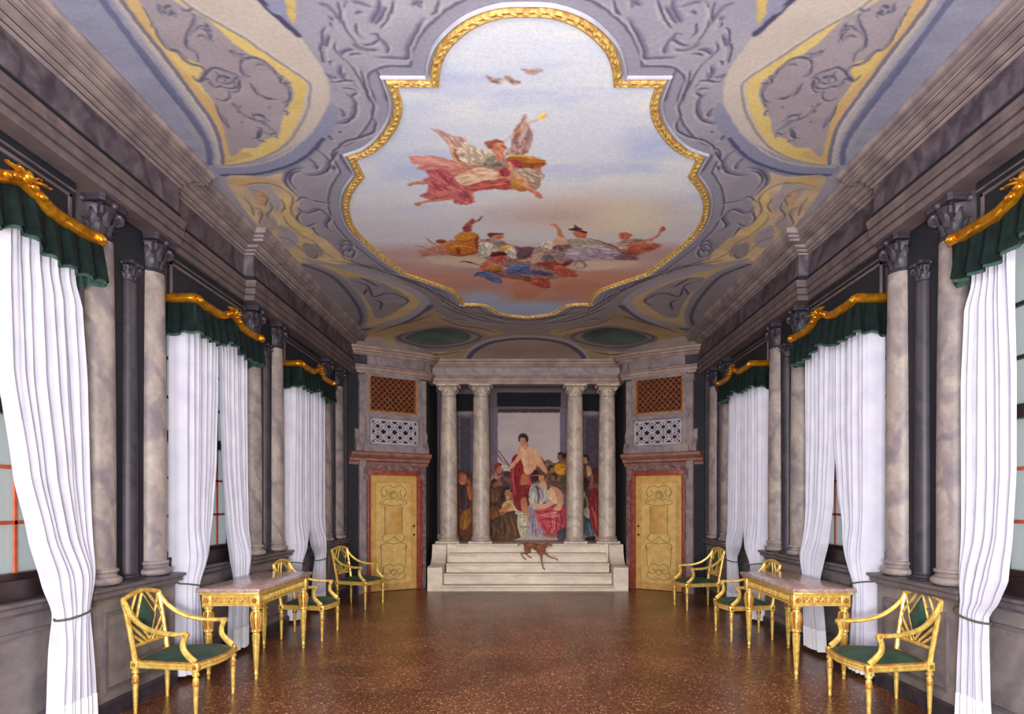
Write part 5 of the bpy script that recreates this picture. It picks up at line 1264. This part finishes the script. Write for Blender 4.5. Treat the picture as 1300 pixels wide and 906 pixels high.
paint(sk, A3, [
 ('p', [(0, 400), (100, 330), (300, 280), (500, 280), (800, 340), (1050, 360), (960, 440), (760, 460), (500, 470), (380, 600), (180, 640), (0, 620)], (176, 146, 142), (160, 120, 120)),
 ('q', [(240, 500), (480, 480), (760, 480), (980, 470), (860, 520), (600, 560), (400, 560)], (228, 204, 182)),
 ('p', [(0, 430), (60, 400), (110, 400), (170, 430), (180, 480), (80, 490), (0, 500)], (222, 192, 166), (196, 160, 144)), ('p', [(90, 430), (150, 410), (200, 440), (170, 480), (100, 470)], (140, 132, 138)),
 ('p', [(160, 140), (210, 135), (245, 160), (290, 240), (310, 290), (280, 300), (240, 230), (215, 165)], (214, 140, 110), (198, 116, 96)), ('p', [(180, 300), (240, 260), (320, 270), (330, 320), (250, 350), (190, 360)], (226, 190, 160), (204, 160, 136)),
 ('p', [(80, 330), (140, 290), (200, 300), (190, 360), (110, 370)], (236, 220, 200), (210, 190, 176)), ('p', [(200, 340), (280, 330), (360, 340), (340, 400), (260, 420), (190, 390)], (142, 100, 106), (170, 150, 140)),
 ('p', [(380, 200), (440, 190), (505, 215), (490, 260), (430, 265), (390, 240)], (214, 124, 92), (188, 96, 74)), ('p', [(330, 185), (380, 170), (400, 140), (425, 165), (470, 180), (430, 195), (370, 195)], (76, 62, 84)), ('p', [(400, 195), (460, 190), (508, 215), (480, 222), (430, 205)], (140, 60, 52)),
 ('p', [(350, 290), (420, 265), (520, 270), (600, 300), (560, 340), (460, 350), (370, 340)], (190, 182, 160), (160, 152, 138)),
 ('p', [(320, 380), (420, 345), (560, 320), (680, 350), (780, 390), (820, 440), (760, 470), (640, 455), (520, 465), (400, 470), (320, 430)], (206, 190, 196), (176, 156, 180)), ('l', [(420, 370), (500, 400), (520, 450)], (160, 146, 130), .014), ('l', [(580, 350), (640, 400), (740, 430)], (150, 124, 160), .018), ('l', [(520, 440), (600, 420), (700, 440)], (140, 120, 156), .014), ('l', [(560, 340), (660, 370), (760, 390)], (232, 214, 214), .014),
 ('l', [(520, 265), (640, 300), (760, 345), (880, 390)], (136, 86, 84), .018), ('p', [(760, 440), (860, 420), (960, 440), (980, 470), (860, 470), (780, 465)], (120, 84, 112), (172, 110, 104)),
 ('p', [(800, 230), (850, 210), (920, 235), (890, 270), (820, 275)], (206, 116, 92), (182, 92, 76)), ('p', [(790, 310), (860, 280), (980, 270), (1040, 285), (1040, 330), (900, 340), (800, 330)], (196, 152, 130), (176, 130, 112)),
 ('p', [(1030, 280), (1090, 265), (1140, 240), (1180, 190), (1195, 205), (1150, 260), (1080, 300)], (222, 160, 138), (206, 130, 116)), ('p', [(1175, 170), (1210, 160), (1225, 185), (1200, 205), (1175, 195)], (206, 92, 84)),
 ('p', [(800, 350), (920, 330), (1060, 310), (1160, 320), (1180, 345), (1100, 380), (1000, 400), (900, 410), (820, 390)], (196, 110, 84), (170, 84, 66)), ('p', [(800, 350), (860, 340), (890, 365), (840, 380)], (222, 206, 180)), ('l', [(790, 390), (880, 415), (1000, 410)], (110, 56, 50), .018),
 ('p', [(20, 500), (100, 480), (200, 475), (280, 500), (330, 550), (320, 600), (250, 590), (180, 550), (80, 520)], (176, 84, 66), (130, 56, 52)), ('p', [(200, 530), (280, 520), (400, 580), (410, 620), (320, 610), (240, 600)], (214, 110, 80), (184, 84, 64)), ('p', [(280, 500), (360, 460), (380, 480), (320, 520)], (150, 80, 104)),
 ('l', [(385, 520), (400, 490), (450, 480), (490, 500), (480, 535), (430, 545), (395, 530)], (128, 124, 112), .016), ('q', [(410, 515), (430, 495), (465, 505), (450, 530)], (216, 200, 176)),
 ('p', [(0, 560), (80, 560), (190, 590), (180, 615), (80, 605), (0, 595)], (104, 104, 140), (84, 82, 116)), ('p', [(0, 620), (80, 620), (160, 640), (140, 680), (180, 720), (100, 720), (40, 700), (0, 690)], (200, 110, 88), (168, 72, 64)),
 ('q', [(250, 680), (450, 640), (640, 690), (600, 760), (400, 780), (200, 760)], (206, 140, 118))])
sk.warp(.018, .05)
keep = sk.inside(X, Y, outline_off(sgn*.012))
o = sk.mesh('ceiling_painting', flatz(CEIL-.004), PM, keep)
tag(o, 'sky fresco of flying figures and musicians on clouds inside the gilded ceiling frame', 'fresco')

# ------------------------------------------------------------------ the mural behind the portico
MD = 14.08
def mpx(P):
    P = np.asarray(P, float); return np.stack([(P[:, 0]-VX)*MD/F, EYE+(VY-P[:, 1])*MD/F], 1)
mu = Canvas(-1.86, 1.86, .80, 4.0, .0085, (92, 82, 94), mpx)
X, Y = mu.X, mu.Y; a = vnoise(X, Y, .3, .3, 4, 11); mu.C += ((a-.5)*26)[..., None]
R_ = lambda x0, y0, x1, y1: [(x0, y0), (x1, y0), (x1, y1), (x0, y1)]
mu.poly(R_(590, 440, 750, 530), (104, 92, 98), smooth=False)
mu.poly(R_(631, 498, 712, 516), (22, 24, 34), smooth=False, var=4, streak=False); mu.poly(R_(631, 519, 712, 523), (70, 52, 54), smooth=False)
mu.poly(R_(631, 524, 712, 700), (172, 156, 170), smooth=False, col2=(188, 172, 172), var=9)
mu.poly(R_(617, 518, 632, 660), (116, 104, 120), smooth=False); mu.poly(R_(711, 518, 724, 660), (116, 104, 124), smooth=False)
mu.poly(R_(578, 500, 602, 522), (20, 22, 30), smooth=False, var=3, streak=False); mu.poly(R_(738, 500, 764, 522), (20, 22, 30), smooth=False, var=3, streak=False)
for x0, x1 in ((579, 602), (738, 764)):
    mu.poly(R_(x0, 522, x1, 700), (98, 88, 104), smooth=False, var=16); mu.poly(R_(x0+6, 530, x1-5, 650), (76, 66, 78), smooth=False, var=12); mu.poly(R_(x0, 522, x1, 527), (136, 122, 128), smooth=False)
mu.poly(R_(540, 678, 800, 700), (186, 172, 160), smooth=False)
mu.streak = .016; mu.amp = .75
def B1(l): return [(575+p[0]/6.04, 540+p[1]/6.04) for p in l]
def B2(l): return [(665+p[0]/6.04, 540+p[1]/6.04) for p in l]
dk = (70, 44, 44)
paint(mu, B1, [
 ('p', [(35, 380), (75, 360), (150, 400), (150, 840), (35, 840)], (110, 66, 50), (84, 50, 42)), ('p', [(45, 390), (80, 365), (110, 400), (90, 450), (50, 440)], (206, 120, 96), (176, 92, 74)), ('p', [(100, 470), (150, 460), (150, 560), (120, 560)], (196, 104, 60)), ('p', [(60, 690), (110, 640), (150, 640), (145, 740), (80, 800), (50, 760)], (170, 112, 50), (140, 86, 44)), ('p', [(60, 480), (100, 470), (120, 620), (70, 640)], (62, 56, 66)), ('l', [(40, 880), (80, 850)], dk, .02),
 ('p', [(275, 480), (350, 450), (420, 480), (470, 560), (500, 680), (530, 800), (510, 860), (420, 880), (280, 870)], (96, 64, 52), (72, 50, 46)),
 ('p', [(290, 360), (330, 300), (370, 290), (390, 330), (450, 370), (460, 440), (380, 460), (290, 450)], (150, 90, 82), (120, 78, 76)), ('p', [(330, 310), (370, 300), (375, 350), (345, 365), (330, 340)], (206, 116, 90)), ('p', [(318, 300), (350, 284), (380, 296), (350, 306), (330, 330)], (132, 50, 44)), ('p', [(285, 400), (330, 360), (340, 430), (290, 460)], (186, 150, 140)),
 ('p', [(370, 310), (420, 290), (460, 310), (440, 350), (390, 345)], (198, 186, 190), (150, 140, 150)), ('l', [(320, 190), (370, 260), (400, 295)], (96, 76, 80), .014), ('p', [(380, 280), (405, 275), (400, 300)], (200, 130, 100)),
 ('p', [(380, 360), (450, 360), (470, 470), (400, 480), (370, 420)], (86, 60, 60)), ('q', [(380, 400), (450, 400), (440, 450)], (140, 84, 76)),
 ('p', [(370, 530), (400, 490), (450, 490), (460, 520), (420, 560), (380, 570)], (46, 34, 36)), ('p', [(400, 530), (450, 510), (460, 540), (420, 570)], (200, 132, 96)),
 ('p', [(380, 600), (430, 570), (480, 580), (480, 640), (420, 660), (380, 640)], (214, 180, 120), (190, 146, 90)), ('p', [(320, 660), (380, 630), (440, 590), (450, 610), (400, 660), (330, 680)], (208, 138, 92)), ('p', [(450, 560), (480, 500), (500, 580), (520, 640), (470, 650)], (212, 190, 180), (176, 152, 150)),
 ('p', [(280, 640), (340, 620), (360, 680), (300, 720), (275, 700)], (150, 90, 60)), ('p', [(350, 680), (420, 660), (490, 680), (500, 780), (530, 840), (450, 870), (360, 860), (340, 760)], (110, 78, 56), (84, 60, 48)), ('l', [(380, 700), (400, 780), (390, 850)], (62, 44, 40), .02), ('l', [(440, 690), (470, 780), (480, 850)], (140, 102, 70), .014), ('l', [(300, 740), (320, 800), (300, 860)], (150, 110, 72), .014),
 ('p', [(285, 480), (340, 460), (370, 520), (340, 580), (290, 570)], (124, 86, 54), (84, 56, 44)),
 ('p', [(490, 655), (585, 655), (585, 680), (490, 680)], (218, 208, 176), (200, 188, 160)), ('p', [(500, 680), (580, 680), (580, 840), (505, 830)], (204, 192, 160), (186, 172, 146)), ('l', [(505, 775), (580, 780)], (130, 116, 100), .012), ('l', [(505, 705), (580, 705)], (160, 146, 124), .01)])
paint(mu, lambda l: l, [
 ('p', [(650, 586), (658, 577), (664, 576), (680, 576), (690, 583), (700, 604), (694, 634), (690, 650), (666, 650), (652, 640), (648, 600)], (150, 44, 52), (176, 58, 62)),
 ('p', [(650, 582), (660, 576), (664, 592), (662, 620), (668, 634), (658, 640), (650, 606)], (164, 46, 54), (132, 36, 44)),
 ('p', [(657, 570), (664, 566), (671, 567), (678, 569), (682, 580), (680, 594), (676, 604), (668, 602), (664, 590), (660, 580)], (230, 184, 148), (208, 148, 112)), ('l', [(669, 574), (671, 586), (672, 598)], (186, 124, 96), .012), ('l', [(664, 584), (670, 586), (677, 583)], (196, 134, 104), .008),
 ('p', [(659, 553), (665, 552), (668, 558), (667, 565), (663, 567), (660, 562)], (206, 142, 104), (176, 110, 84)), ('p', [(658, 557), (659, 552), (664, 549.5), (669, 552), (670, 557), (667, 555), (662, 556), (659.5, 561)], (70, 52, 42)), ('p', [(664, 562), (669, 562), (670, 568), (664, 568)], (196, 128, 96)),
 ('p', [(681, 574), (686, 580), (690, 592), (686, 596), (681, 588)], (226, 172, 136), (206, 144, 110)),
 ('p', [(664, 602), (678, 596), (692, 600), (696, 616), (680, 616), (668, 618)], (204, 84, 88), (170, 56, 62)), ('l', [(668, 606), (680, 610), (690, 606)], (226, 128, 120), .012),
 ('p', [(662, 604), (669, 602), (670, 622), (665, 636), (661, 624)], (206, 138, 94), (180, 104, 72)), ('p', [(655, 620), (674, 616), (672, 640), (668, 646), (658, 644)], (112, 36, 42), (140, 46, 50)), ('l', [(670, 618), (676, 630), (674, 644)], (90, 28, 36), .02)])
paint(mu, B2, [
 ('p', [(90, 340), (160, 270), (240, 290), (330, 260), (335, 480), (300, 520), (230, 480), (130, 470), (60, 440), (40, 380)], (112, 80, 62), (80, 60, 56)), ('p', [(120, 250), (150, 300), (180, 330), (150, 350), (110, 300)], (220, 168, 132), (190, 124, 96)),
 ('p', [(270, 240), (300, 215), (335, 225), (335, 290), (295, 290)], (168, 104, 72), (60, 40, 38)), ('p', [(268, 240), (300, 212), (335, 218), (330, 240), (290, 250)], (44, 32, 32)), ('p', [(240, 300), (290, 290), (335, 310), (335, 350), (280, 380), (240, 350)], (224, 162, 44), (196, 122, 40)), ('l', [(250, 340), (300, 320), (330, 340)], (150, 88, 36), .012),
 ('p', [(180, 260), (230, 300), (230, 350), (190, 360), (160, 320)], (136, 100, 74)), ('q', [(200, 380), (330, 390), (330, 440), (220, 450)], (86, 72, 58)), ('q', [(240, 400), (280, 390), (270, 430)], (150, 110, 60)),
 ('p', [(60, 350), (110, 350), (120, 410), (60, 430)], (60, 40, 40)),
 ('p', [(115, 380), (150, 365), (180, 390), (175, 420), (150, 440), (120, 420)], (222, 150, 116), (200, 122, 92)), ('p', [(112, 375), (150, 355), (185, 380), (175, 395), (140, 372), (118, 392)], (110, 66, 48)),
 ('p', [(50, 470), (100, 440), (150, 450), (180, 480), (175, 570), (140, 600), (80, 620), (40, 580)], (196, 192, 178), (150, 154, 160)), ('l', [(90, 470), (130, 520), (130, 580)], (116, 120, 134), .018), ('q', [(90, 480), (130, 470), (150, 540), (110, 560)], (120, 134, 146)),
 ('p', [(180, 500), (230, 470), (280, 500), (290, 560), (250, 600), (200, 570), (170, 540)], (238, 200, 160), (216, 166, 126)), ('p', [(200, 460), (250, 480), (290, 510), (300, 570), (260, 620), (190, 650), (180, 640), (240, 600), (270, 560), (250, 510)], (230, 180, 146), (206, 144, 116)),
 ('p', [(40, 600), (100, 610), (180, 600), (190, 620), (110, 650), (60, 640)], (190, 184, 184), (160, 152, 156)),
 ('p', [(100, 660), (180, 620), (260, 600), (330, 620), (330, 700), (330, 800), (260, 840), (180, 830), (130, 780), (100, 720)], (206, 92, 98), (176, 64, 74)), ('l', [(130, 680), (200, 700), (300, 680)], (232, 140, 136), .02), ('l', [(150, 760), (220, 740), (300, 760)], (150, 50, 62), .02), ('l', [(200, 640), (220, 720), (210, 820)], (228, 130, 128), .016), ('l', [(270, 640), (290, 720), (270, 820)], (146, 48, 60), .02), ('l', [(120, 700), (160, 780), (190, 830)], (144, 50, 60), .014),
 ('p', [(30, 620), (90, 660), (100, 740), (150, 820), (150, 860), (60, 850), (10, 850), (40, 760)], (176, 160, 172), (150, 130, 144)), ('l', [(50, 680), (70, 760), (60, 840)], (122, 106, 126), .018), ('p', [(250, 820), (330, 780), (330, 900), (270, 890)], (96, 96, 108), (70, 66, 80)), ('q', [(150, 820), (250, 830), (240, 860), (160, 850)], (150, 76, 72)),
 ('p', [(455, 240), (480, 225), (490, 280), (530, 320), (575, 330), (575, 480), (500, 480), (455, 400)], (120, 78, 66), (92, 58, 54)), ('p', [(455, 240), (480, 230), (488, 270), (470, 290), (455, 275)], (204, 128, 92)), ('p', [(450, 232), (480, 220), (492, 240), (460, 246)], (44, 30, 30)), ('p', [(480, 310), (510, 320), (520, 360), (490, 390)], (216, 164, 130)), ('p', [(520, 340), (575, 320), (575, 420), (540, 440)], (100, 44, 42)),
 ('p', [(430, 420), (470, 395), (500, 430), (490, 470), (450, 480)], (70, 38, 38)), ('p', [(430, 430), (455, 420), (460, 460), (440, 472)], (206, 128, 92)), ('p', [(430, 510), (460, 480), (510, 500), (530, 600), (520, 700), (450, 680), (430, 600)], (116, 82, 72), (70, 52, 52)), ('p', [(430, 515), (465, 505), (465, 560), (435, 580)], (232, 194, 160)),
 ('p', [(510, 500), (575, 520), (575, 830), (540, 820), (510, 700)], (154, 44, 48), (120, 34, 40)), ('l', [(520, 620), (545, 700), (560, 800)], (216, 104, 96), .02), ('p', [(450, 700), (500, 700), (530, 780), (540, 850), (480, 850), (450, 800)], (92, 104, 118), (66, 72, 88)), ('p', [(460, 640), (500, 640), (500, 710), (465, 690)], (196, 176, 160)), ('p', [(470, 860), (550, 850), (530, 890), (480, 880)], (50, 38, 38))])
def head(x, y, w, h, skin, hair, turn=1):
    mu.poly([(x-w, y), (x-w*.7, y-h), (x, y-h*1.25), (x+w*.8, y-h*.9), (x+w, y), (x+w*.6, y+h*.9), (x, y+h*1.1), (x-w*.7, y+h*.8)], skin, col2=tuple(v*.78 for v in skin), dirn=(-turn, -.3), var=4, streak=False)
    mu.poly([(x-w*1.15*turn, y+h*.5), (x-w*1.2*turn, y-h*.7), (x-w*.2*turn, y-h*1.5), (x+w*.95*turn, y-h*.9), (x+w*.5*turn, y-h*.55), (x-w*.3*turn, y-h*.5), (x-w*.55*turn, y+h*.3)], hair, var=5, streak=False)
    mu.line([(x+w*.1*turn, y-h*.1), (x+w*.75*turn, y-h*.15)], tuple(v*.5 for v in skin), .006, .8); mu.line([(x+w*.25*turn, y+h*.55), (x+w*.65*turn, y+h*.5)], (150, 70, 60), .006, .8)
    mu.line([(x+w*.55*turn, y-h*.1), (x+w*.75*turn, y+h*.25)], tuple(v*.7 for v in skin), .005, .7)
SK = (218, 160, 120); BK = (52, 38, 34); CH = (104, 60, 40)
# body of the seated central figure
mu.poly([(661, 569), (668, 567), (677, 568), (681, 574), (679, 586), (677, 598), (670, 602), (665, 598), (664, 584)], (234, 192, 154), col2=(206, 148, 112), dirn=(1, 0), var=4, streak=False)
for l in ([(670, 571), (671, 580), (671, 596)], [(665, 579), (668, 582), (671, 580), (675, 582), (678, 579)], [(667, 589), (671, 591), (675, 589)]): mu.line(l, (186, 124, 94), .008, .7)
mu.poly([(664, 562), (668, 561), (669, 569), (665, 570)], (206, 142, 106), streak=False, var=4)
mu.poly([(679, 570), (684, 575), (690, 588), (695, 598), (692, 602), (685, 592), (679, 580)], (228, 176, 138), col2=(200, 138, 104), dirn=(1, 0), var=4, streak=False)
mu.poly([(660, 571), (656, 580), (648, 590), (645, 594), (649, 595), (658, 586), (663, 576)], (214, 160, 122), streak=False, var=4)
mu.line([(647, 592), (640, 582), (633, 572)], (84, 62, 60), .011, .9, taper=False)
head(665, 558.5, 4.6, 5.0, (214, 154, 114), BK, -1)
mu.poly([(661, 634), (668, 632), (670, 648), (672, 652), (664, 652)], (206, 142, 102), col2=(170, 104, 76), streak=False, var=4)
for l in ([(655, 586), (654, 606), (658, 630)], [(660, 596), (657, 612), (662, 628)], [(674, 604), (688, 606), (694, 614)], [(676, 616), (686, 622), (690, 640)], [(680, 612), (684, 630), (680, 646)]): mu.line(l, (104, 26, 36), .013, .8)
for l in ([(652, 590), (651, 606), (654, 626)], [(668, 604), (680, 603), (692, 606)], [(684, 616), (688, 630), (686, 646)]): mu.line(l, (226, 110, 104), .010, .75)
# seated woman in white and rose
head(688.5, 606, 4.4, 5.0, (216, 156, 122), CH, -1)
mu.poly([(686, 612), (692, 611), (694, 618), (686, 619)], (214, 160, 126), streak=False, var=3)
for l in ([(677, 622), (676, 634), (680, 642)], [(684, 620), (688, 630), (686, 640)], [(692, 620), (690, 634), (684, 642)]): mu.line(l, (226, 224, 212), .011, .8)
mu.poly([(676, 638), (688, 640), (700, 636), (702, 640), (690, 646), (678, 644)], (218, 168, 134), streak=False, var=4)
mu.poly([(704, 622), (711, 624), (715, 634), (712, 646), (704, 652), (701, 648), (707, 640), (706, 630)], (226, 176, 140), col2=(196, 136, 106), streak=False, var=4)
for l in ([(690, 650), (700, 648), (714, 650)], [(686, 660), (698, 658), (712, 664)], [(698, 654), (700, 668), (694, 678)], [(708, 656), (706, 668), (712, 678)]): mu.line(l, (128, 34, 50), .013, .85)
for l in ([(684, 656), (696, 652), (708, 654)], [(690, 666), (702, 662), (716, 668)], [(703, 656), (704, 668), (700, 677)]): mu.line(l, (238, 150, 146), .010, .8)
# listeners
head(711.5, 580, 4.0, 4.6, (150, 98, 70), BK, -1); head(743.5, 583, 3.6, 4.8, SK, BK, -1); head(739, 612, 3.8, 4.6, (206, 142, 104), BK, -1); head(586.5, 606, 4.2, 4.6, (206, 132, 104), (150, 90, 60), 1)
head(596, 611, 3.6, 4.2, (176, 104, 74), CH, -1); head(633, 594.5, 4.0, 4.6, (208, 126, 96), (136, 54, 44), 1); head(643.5, 624, 4.4, 4.6, (200, 136, 98), BK, 1); head(700, 596, 3.6, 4.2, (170, 114, 82), BK, 1); head(703, 606, 3.4, 4.0, (150, 96, 70), (60, 44, 36), -1); head(628, 614, 3.8, 4.4, (160, 104, 74), (70, 46, 36), 1); head(721, 600, 3.2, 4.0, (140, 92, 68), BK, -1)
for l, c_ in (([(640, 632), (650, 640), (655, 648)], (228, 200, 140)), ([(632, 654), (642, 650), (650, 640)], (222, 160, 116)), ([(640, 660), (646, 670), (644, 680)], (150, 108, 72)), ([(650, 658), (656, 668), (660, 680)], (62, 44, 38)), ([(636, 656), (634, 668), (638, 680)], (60, 42, 36)), ([(622, 620), (626, 632), (624, 644)], (150, 108, 66)), ([(628, 642), (634, 656), (630, 672)], (52, 36, 32)),
              ([(590, 620), (592, 640), (588, 652)], (150, 92, 60)), ([(594, 650), (590, 664), (594, 674)], (206, 146, 66)), ([(598, 622), (600, 636), (598, 646)], (216, 124, 76)), ([(708, 592), (714, 596), (719, 592)], (240, 186, 70)), ([(707, 600), (713, 604), (719, 600)], (150, 96, 40)), ([(748, 594), (752, 606), (750, 616)], (206, 150, 120)), ([(742, 626), (746, 638), (744, 652)], (214, 178, 150)),
              ([(756, 630), (757, 650), (758, 668)], (206, 84, 82)), ([(746, 662), (750, 674), (752, 680)], (130, 142, 158)), ([(624, 604), (632, 606), (640, 602)], (196, 160, 150)), ([(640, 608), (648, 612), (650, 622)], (110, 74, 66)), ([(673, 664), (672, 674), (668, 682)], (190, 172, 186)), ([(678, 662), (680, 672), (678, 682)], (112, 96, 118))):
    mu.line(l, c_, .010, .8)
for l in ([(655.5, 650), (671, 650)], [(656, 653.5), (671, 653.5)], [(657, 668), (671, 668)]): mu.line(l, (150, 136, 112), .007, .8, taper=False)
mu.warp(.009, .04)
o = mu.mesh('mural', lambda X, Y: np.stack([X, np.full_like(X, MD), Y], -1), PM)
tag(o, 'painted scene of a seated figure in red drapery among listeners behind the portico columns', 'mural')

# ------------------------------------------------------------------ light: the photographer's lamps by the camera, unseen fills added, daylight at the windows
def area(name, loc, target, size, power, col):
    l = bpy.data.lights.new(name, 'AREA'); l.shape = 'RECTANGLE'; l.size, l.size_y = size; l.energy = power; l.color = col
    o = bpy.data.objects.new(name, l); COL.objects.link(o); o.location = loc
    o.rotation_euler = (Vector(target)-Vector(loc)).to_track_quat('-Z', 'Y').to_euler(); return o
area('flood_lamp', (-1.8, -2.0, 2.6), (2.2, 8, 3.0), (1.4, 1.4), 320, (.95, .97, 1.0))
area('flood_lamp', (1.7, -2.0, 2.3), (-.6, 9, 2.4), (1.2, 1.2), 150, (1.0, .95, .88))
area('ceiling_uplight', (0, -1.0, 1.2), (0, 7.5, 4.6), (1.4, 1.0), 560, (1.0, .98, .96))  # unseen flood near the camera, aimed up at the ceiling
area('mid_hall_fill', (0, 6.6, 4.3), (0, 6.6, 0), (1.2, 4.0), 90, (1.0, .93, .86))  # added fill over floor and furniture; no lamp hangs here
sl = bpy.data.lights.new('far_end_fill', 'SPOT'); sl.energy = 1000; sl.spot_size = math.radians(38); sl.spot_blend = .8; sl.color = (1.0, .9, .8); sl.shadow_soft_size = .3  # unseen spot added from the camera side to brighten the end wall
so = bpy.data.objects.new('far_end_fill', sl); COL.objects.link(so); so.location = (-.3, -1.6, 2.6); so.rotation_euler = (Vector((0, 13, 2.2))-so.location).to_track_quat('-Z', 'Y').to_euler()
w = bpy.data.worlds.new('daylight'); bpy.context.scene.world = w; w.use_nodes = True
w.node_tree.nodes['Background'].inputs['Color'].default_value = (.62, .68, .72, 1); w.node_tree.nodes['Background'].inputs['Strength'].default_value = 1.1

# ------------------------------------------------------------------ camera
cam = bpy.data.cameras.new('camera'); co = bpy.data.objects.new('camera', cam); COL.objects.link(co)
co.location = (0, 0, EYE); co.rotation_euler = (PI/2, 0, 0)
cam.sensor_width = 36; cam.lens = F/1300*36; cam.shift_x = -(VX-650)/1300; cam.shift_y = (VY-453)/1300; cam.clip_start = .05
sc = bpy.context.scene; sc.camera = co
sc.view_settings.view_transform = 'Standard'; sc.view_settings.look = 'None'; sc.view_settings.gamma = 1.0; sc.view_settings.use_curve_mapping = False
sc.view_settings.exposure = 0.0
sc.cycles.use_denoising = True; sc.cycles.max_bounces = 6; sc.cycles.diffuse_bounces = 3; sc.cycles.transparent_max_bounces = 8
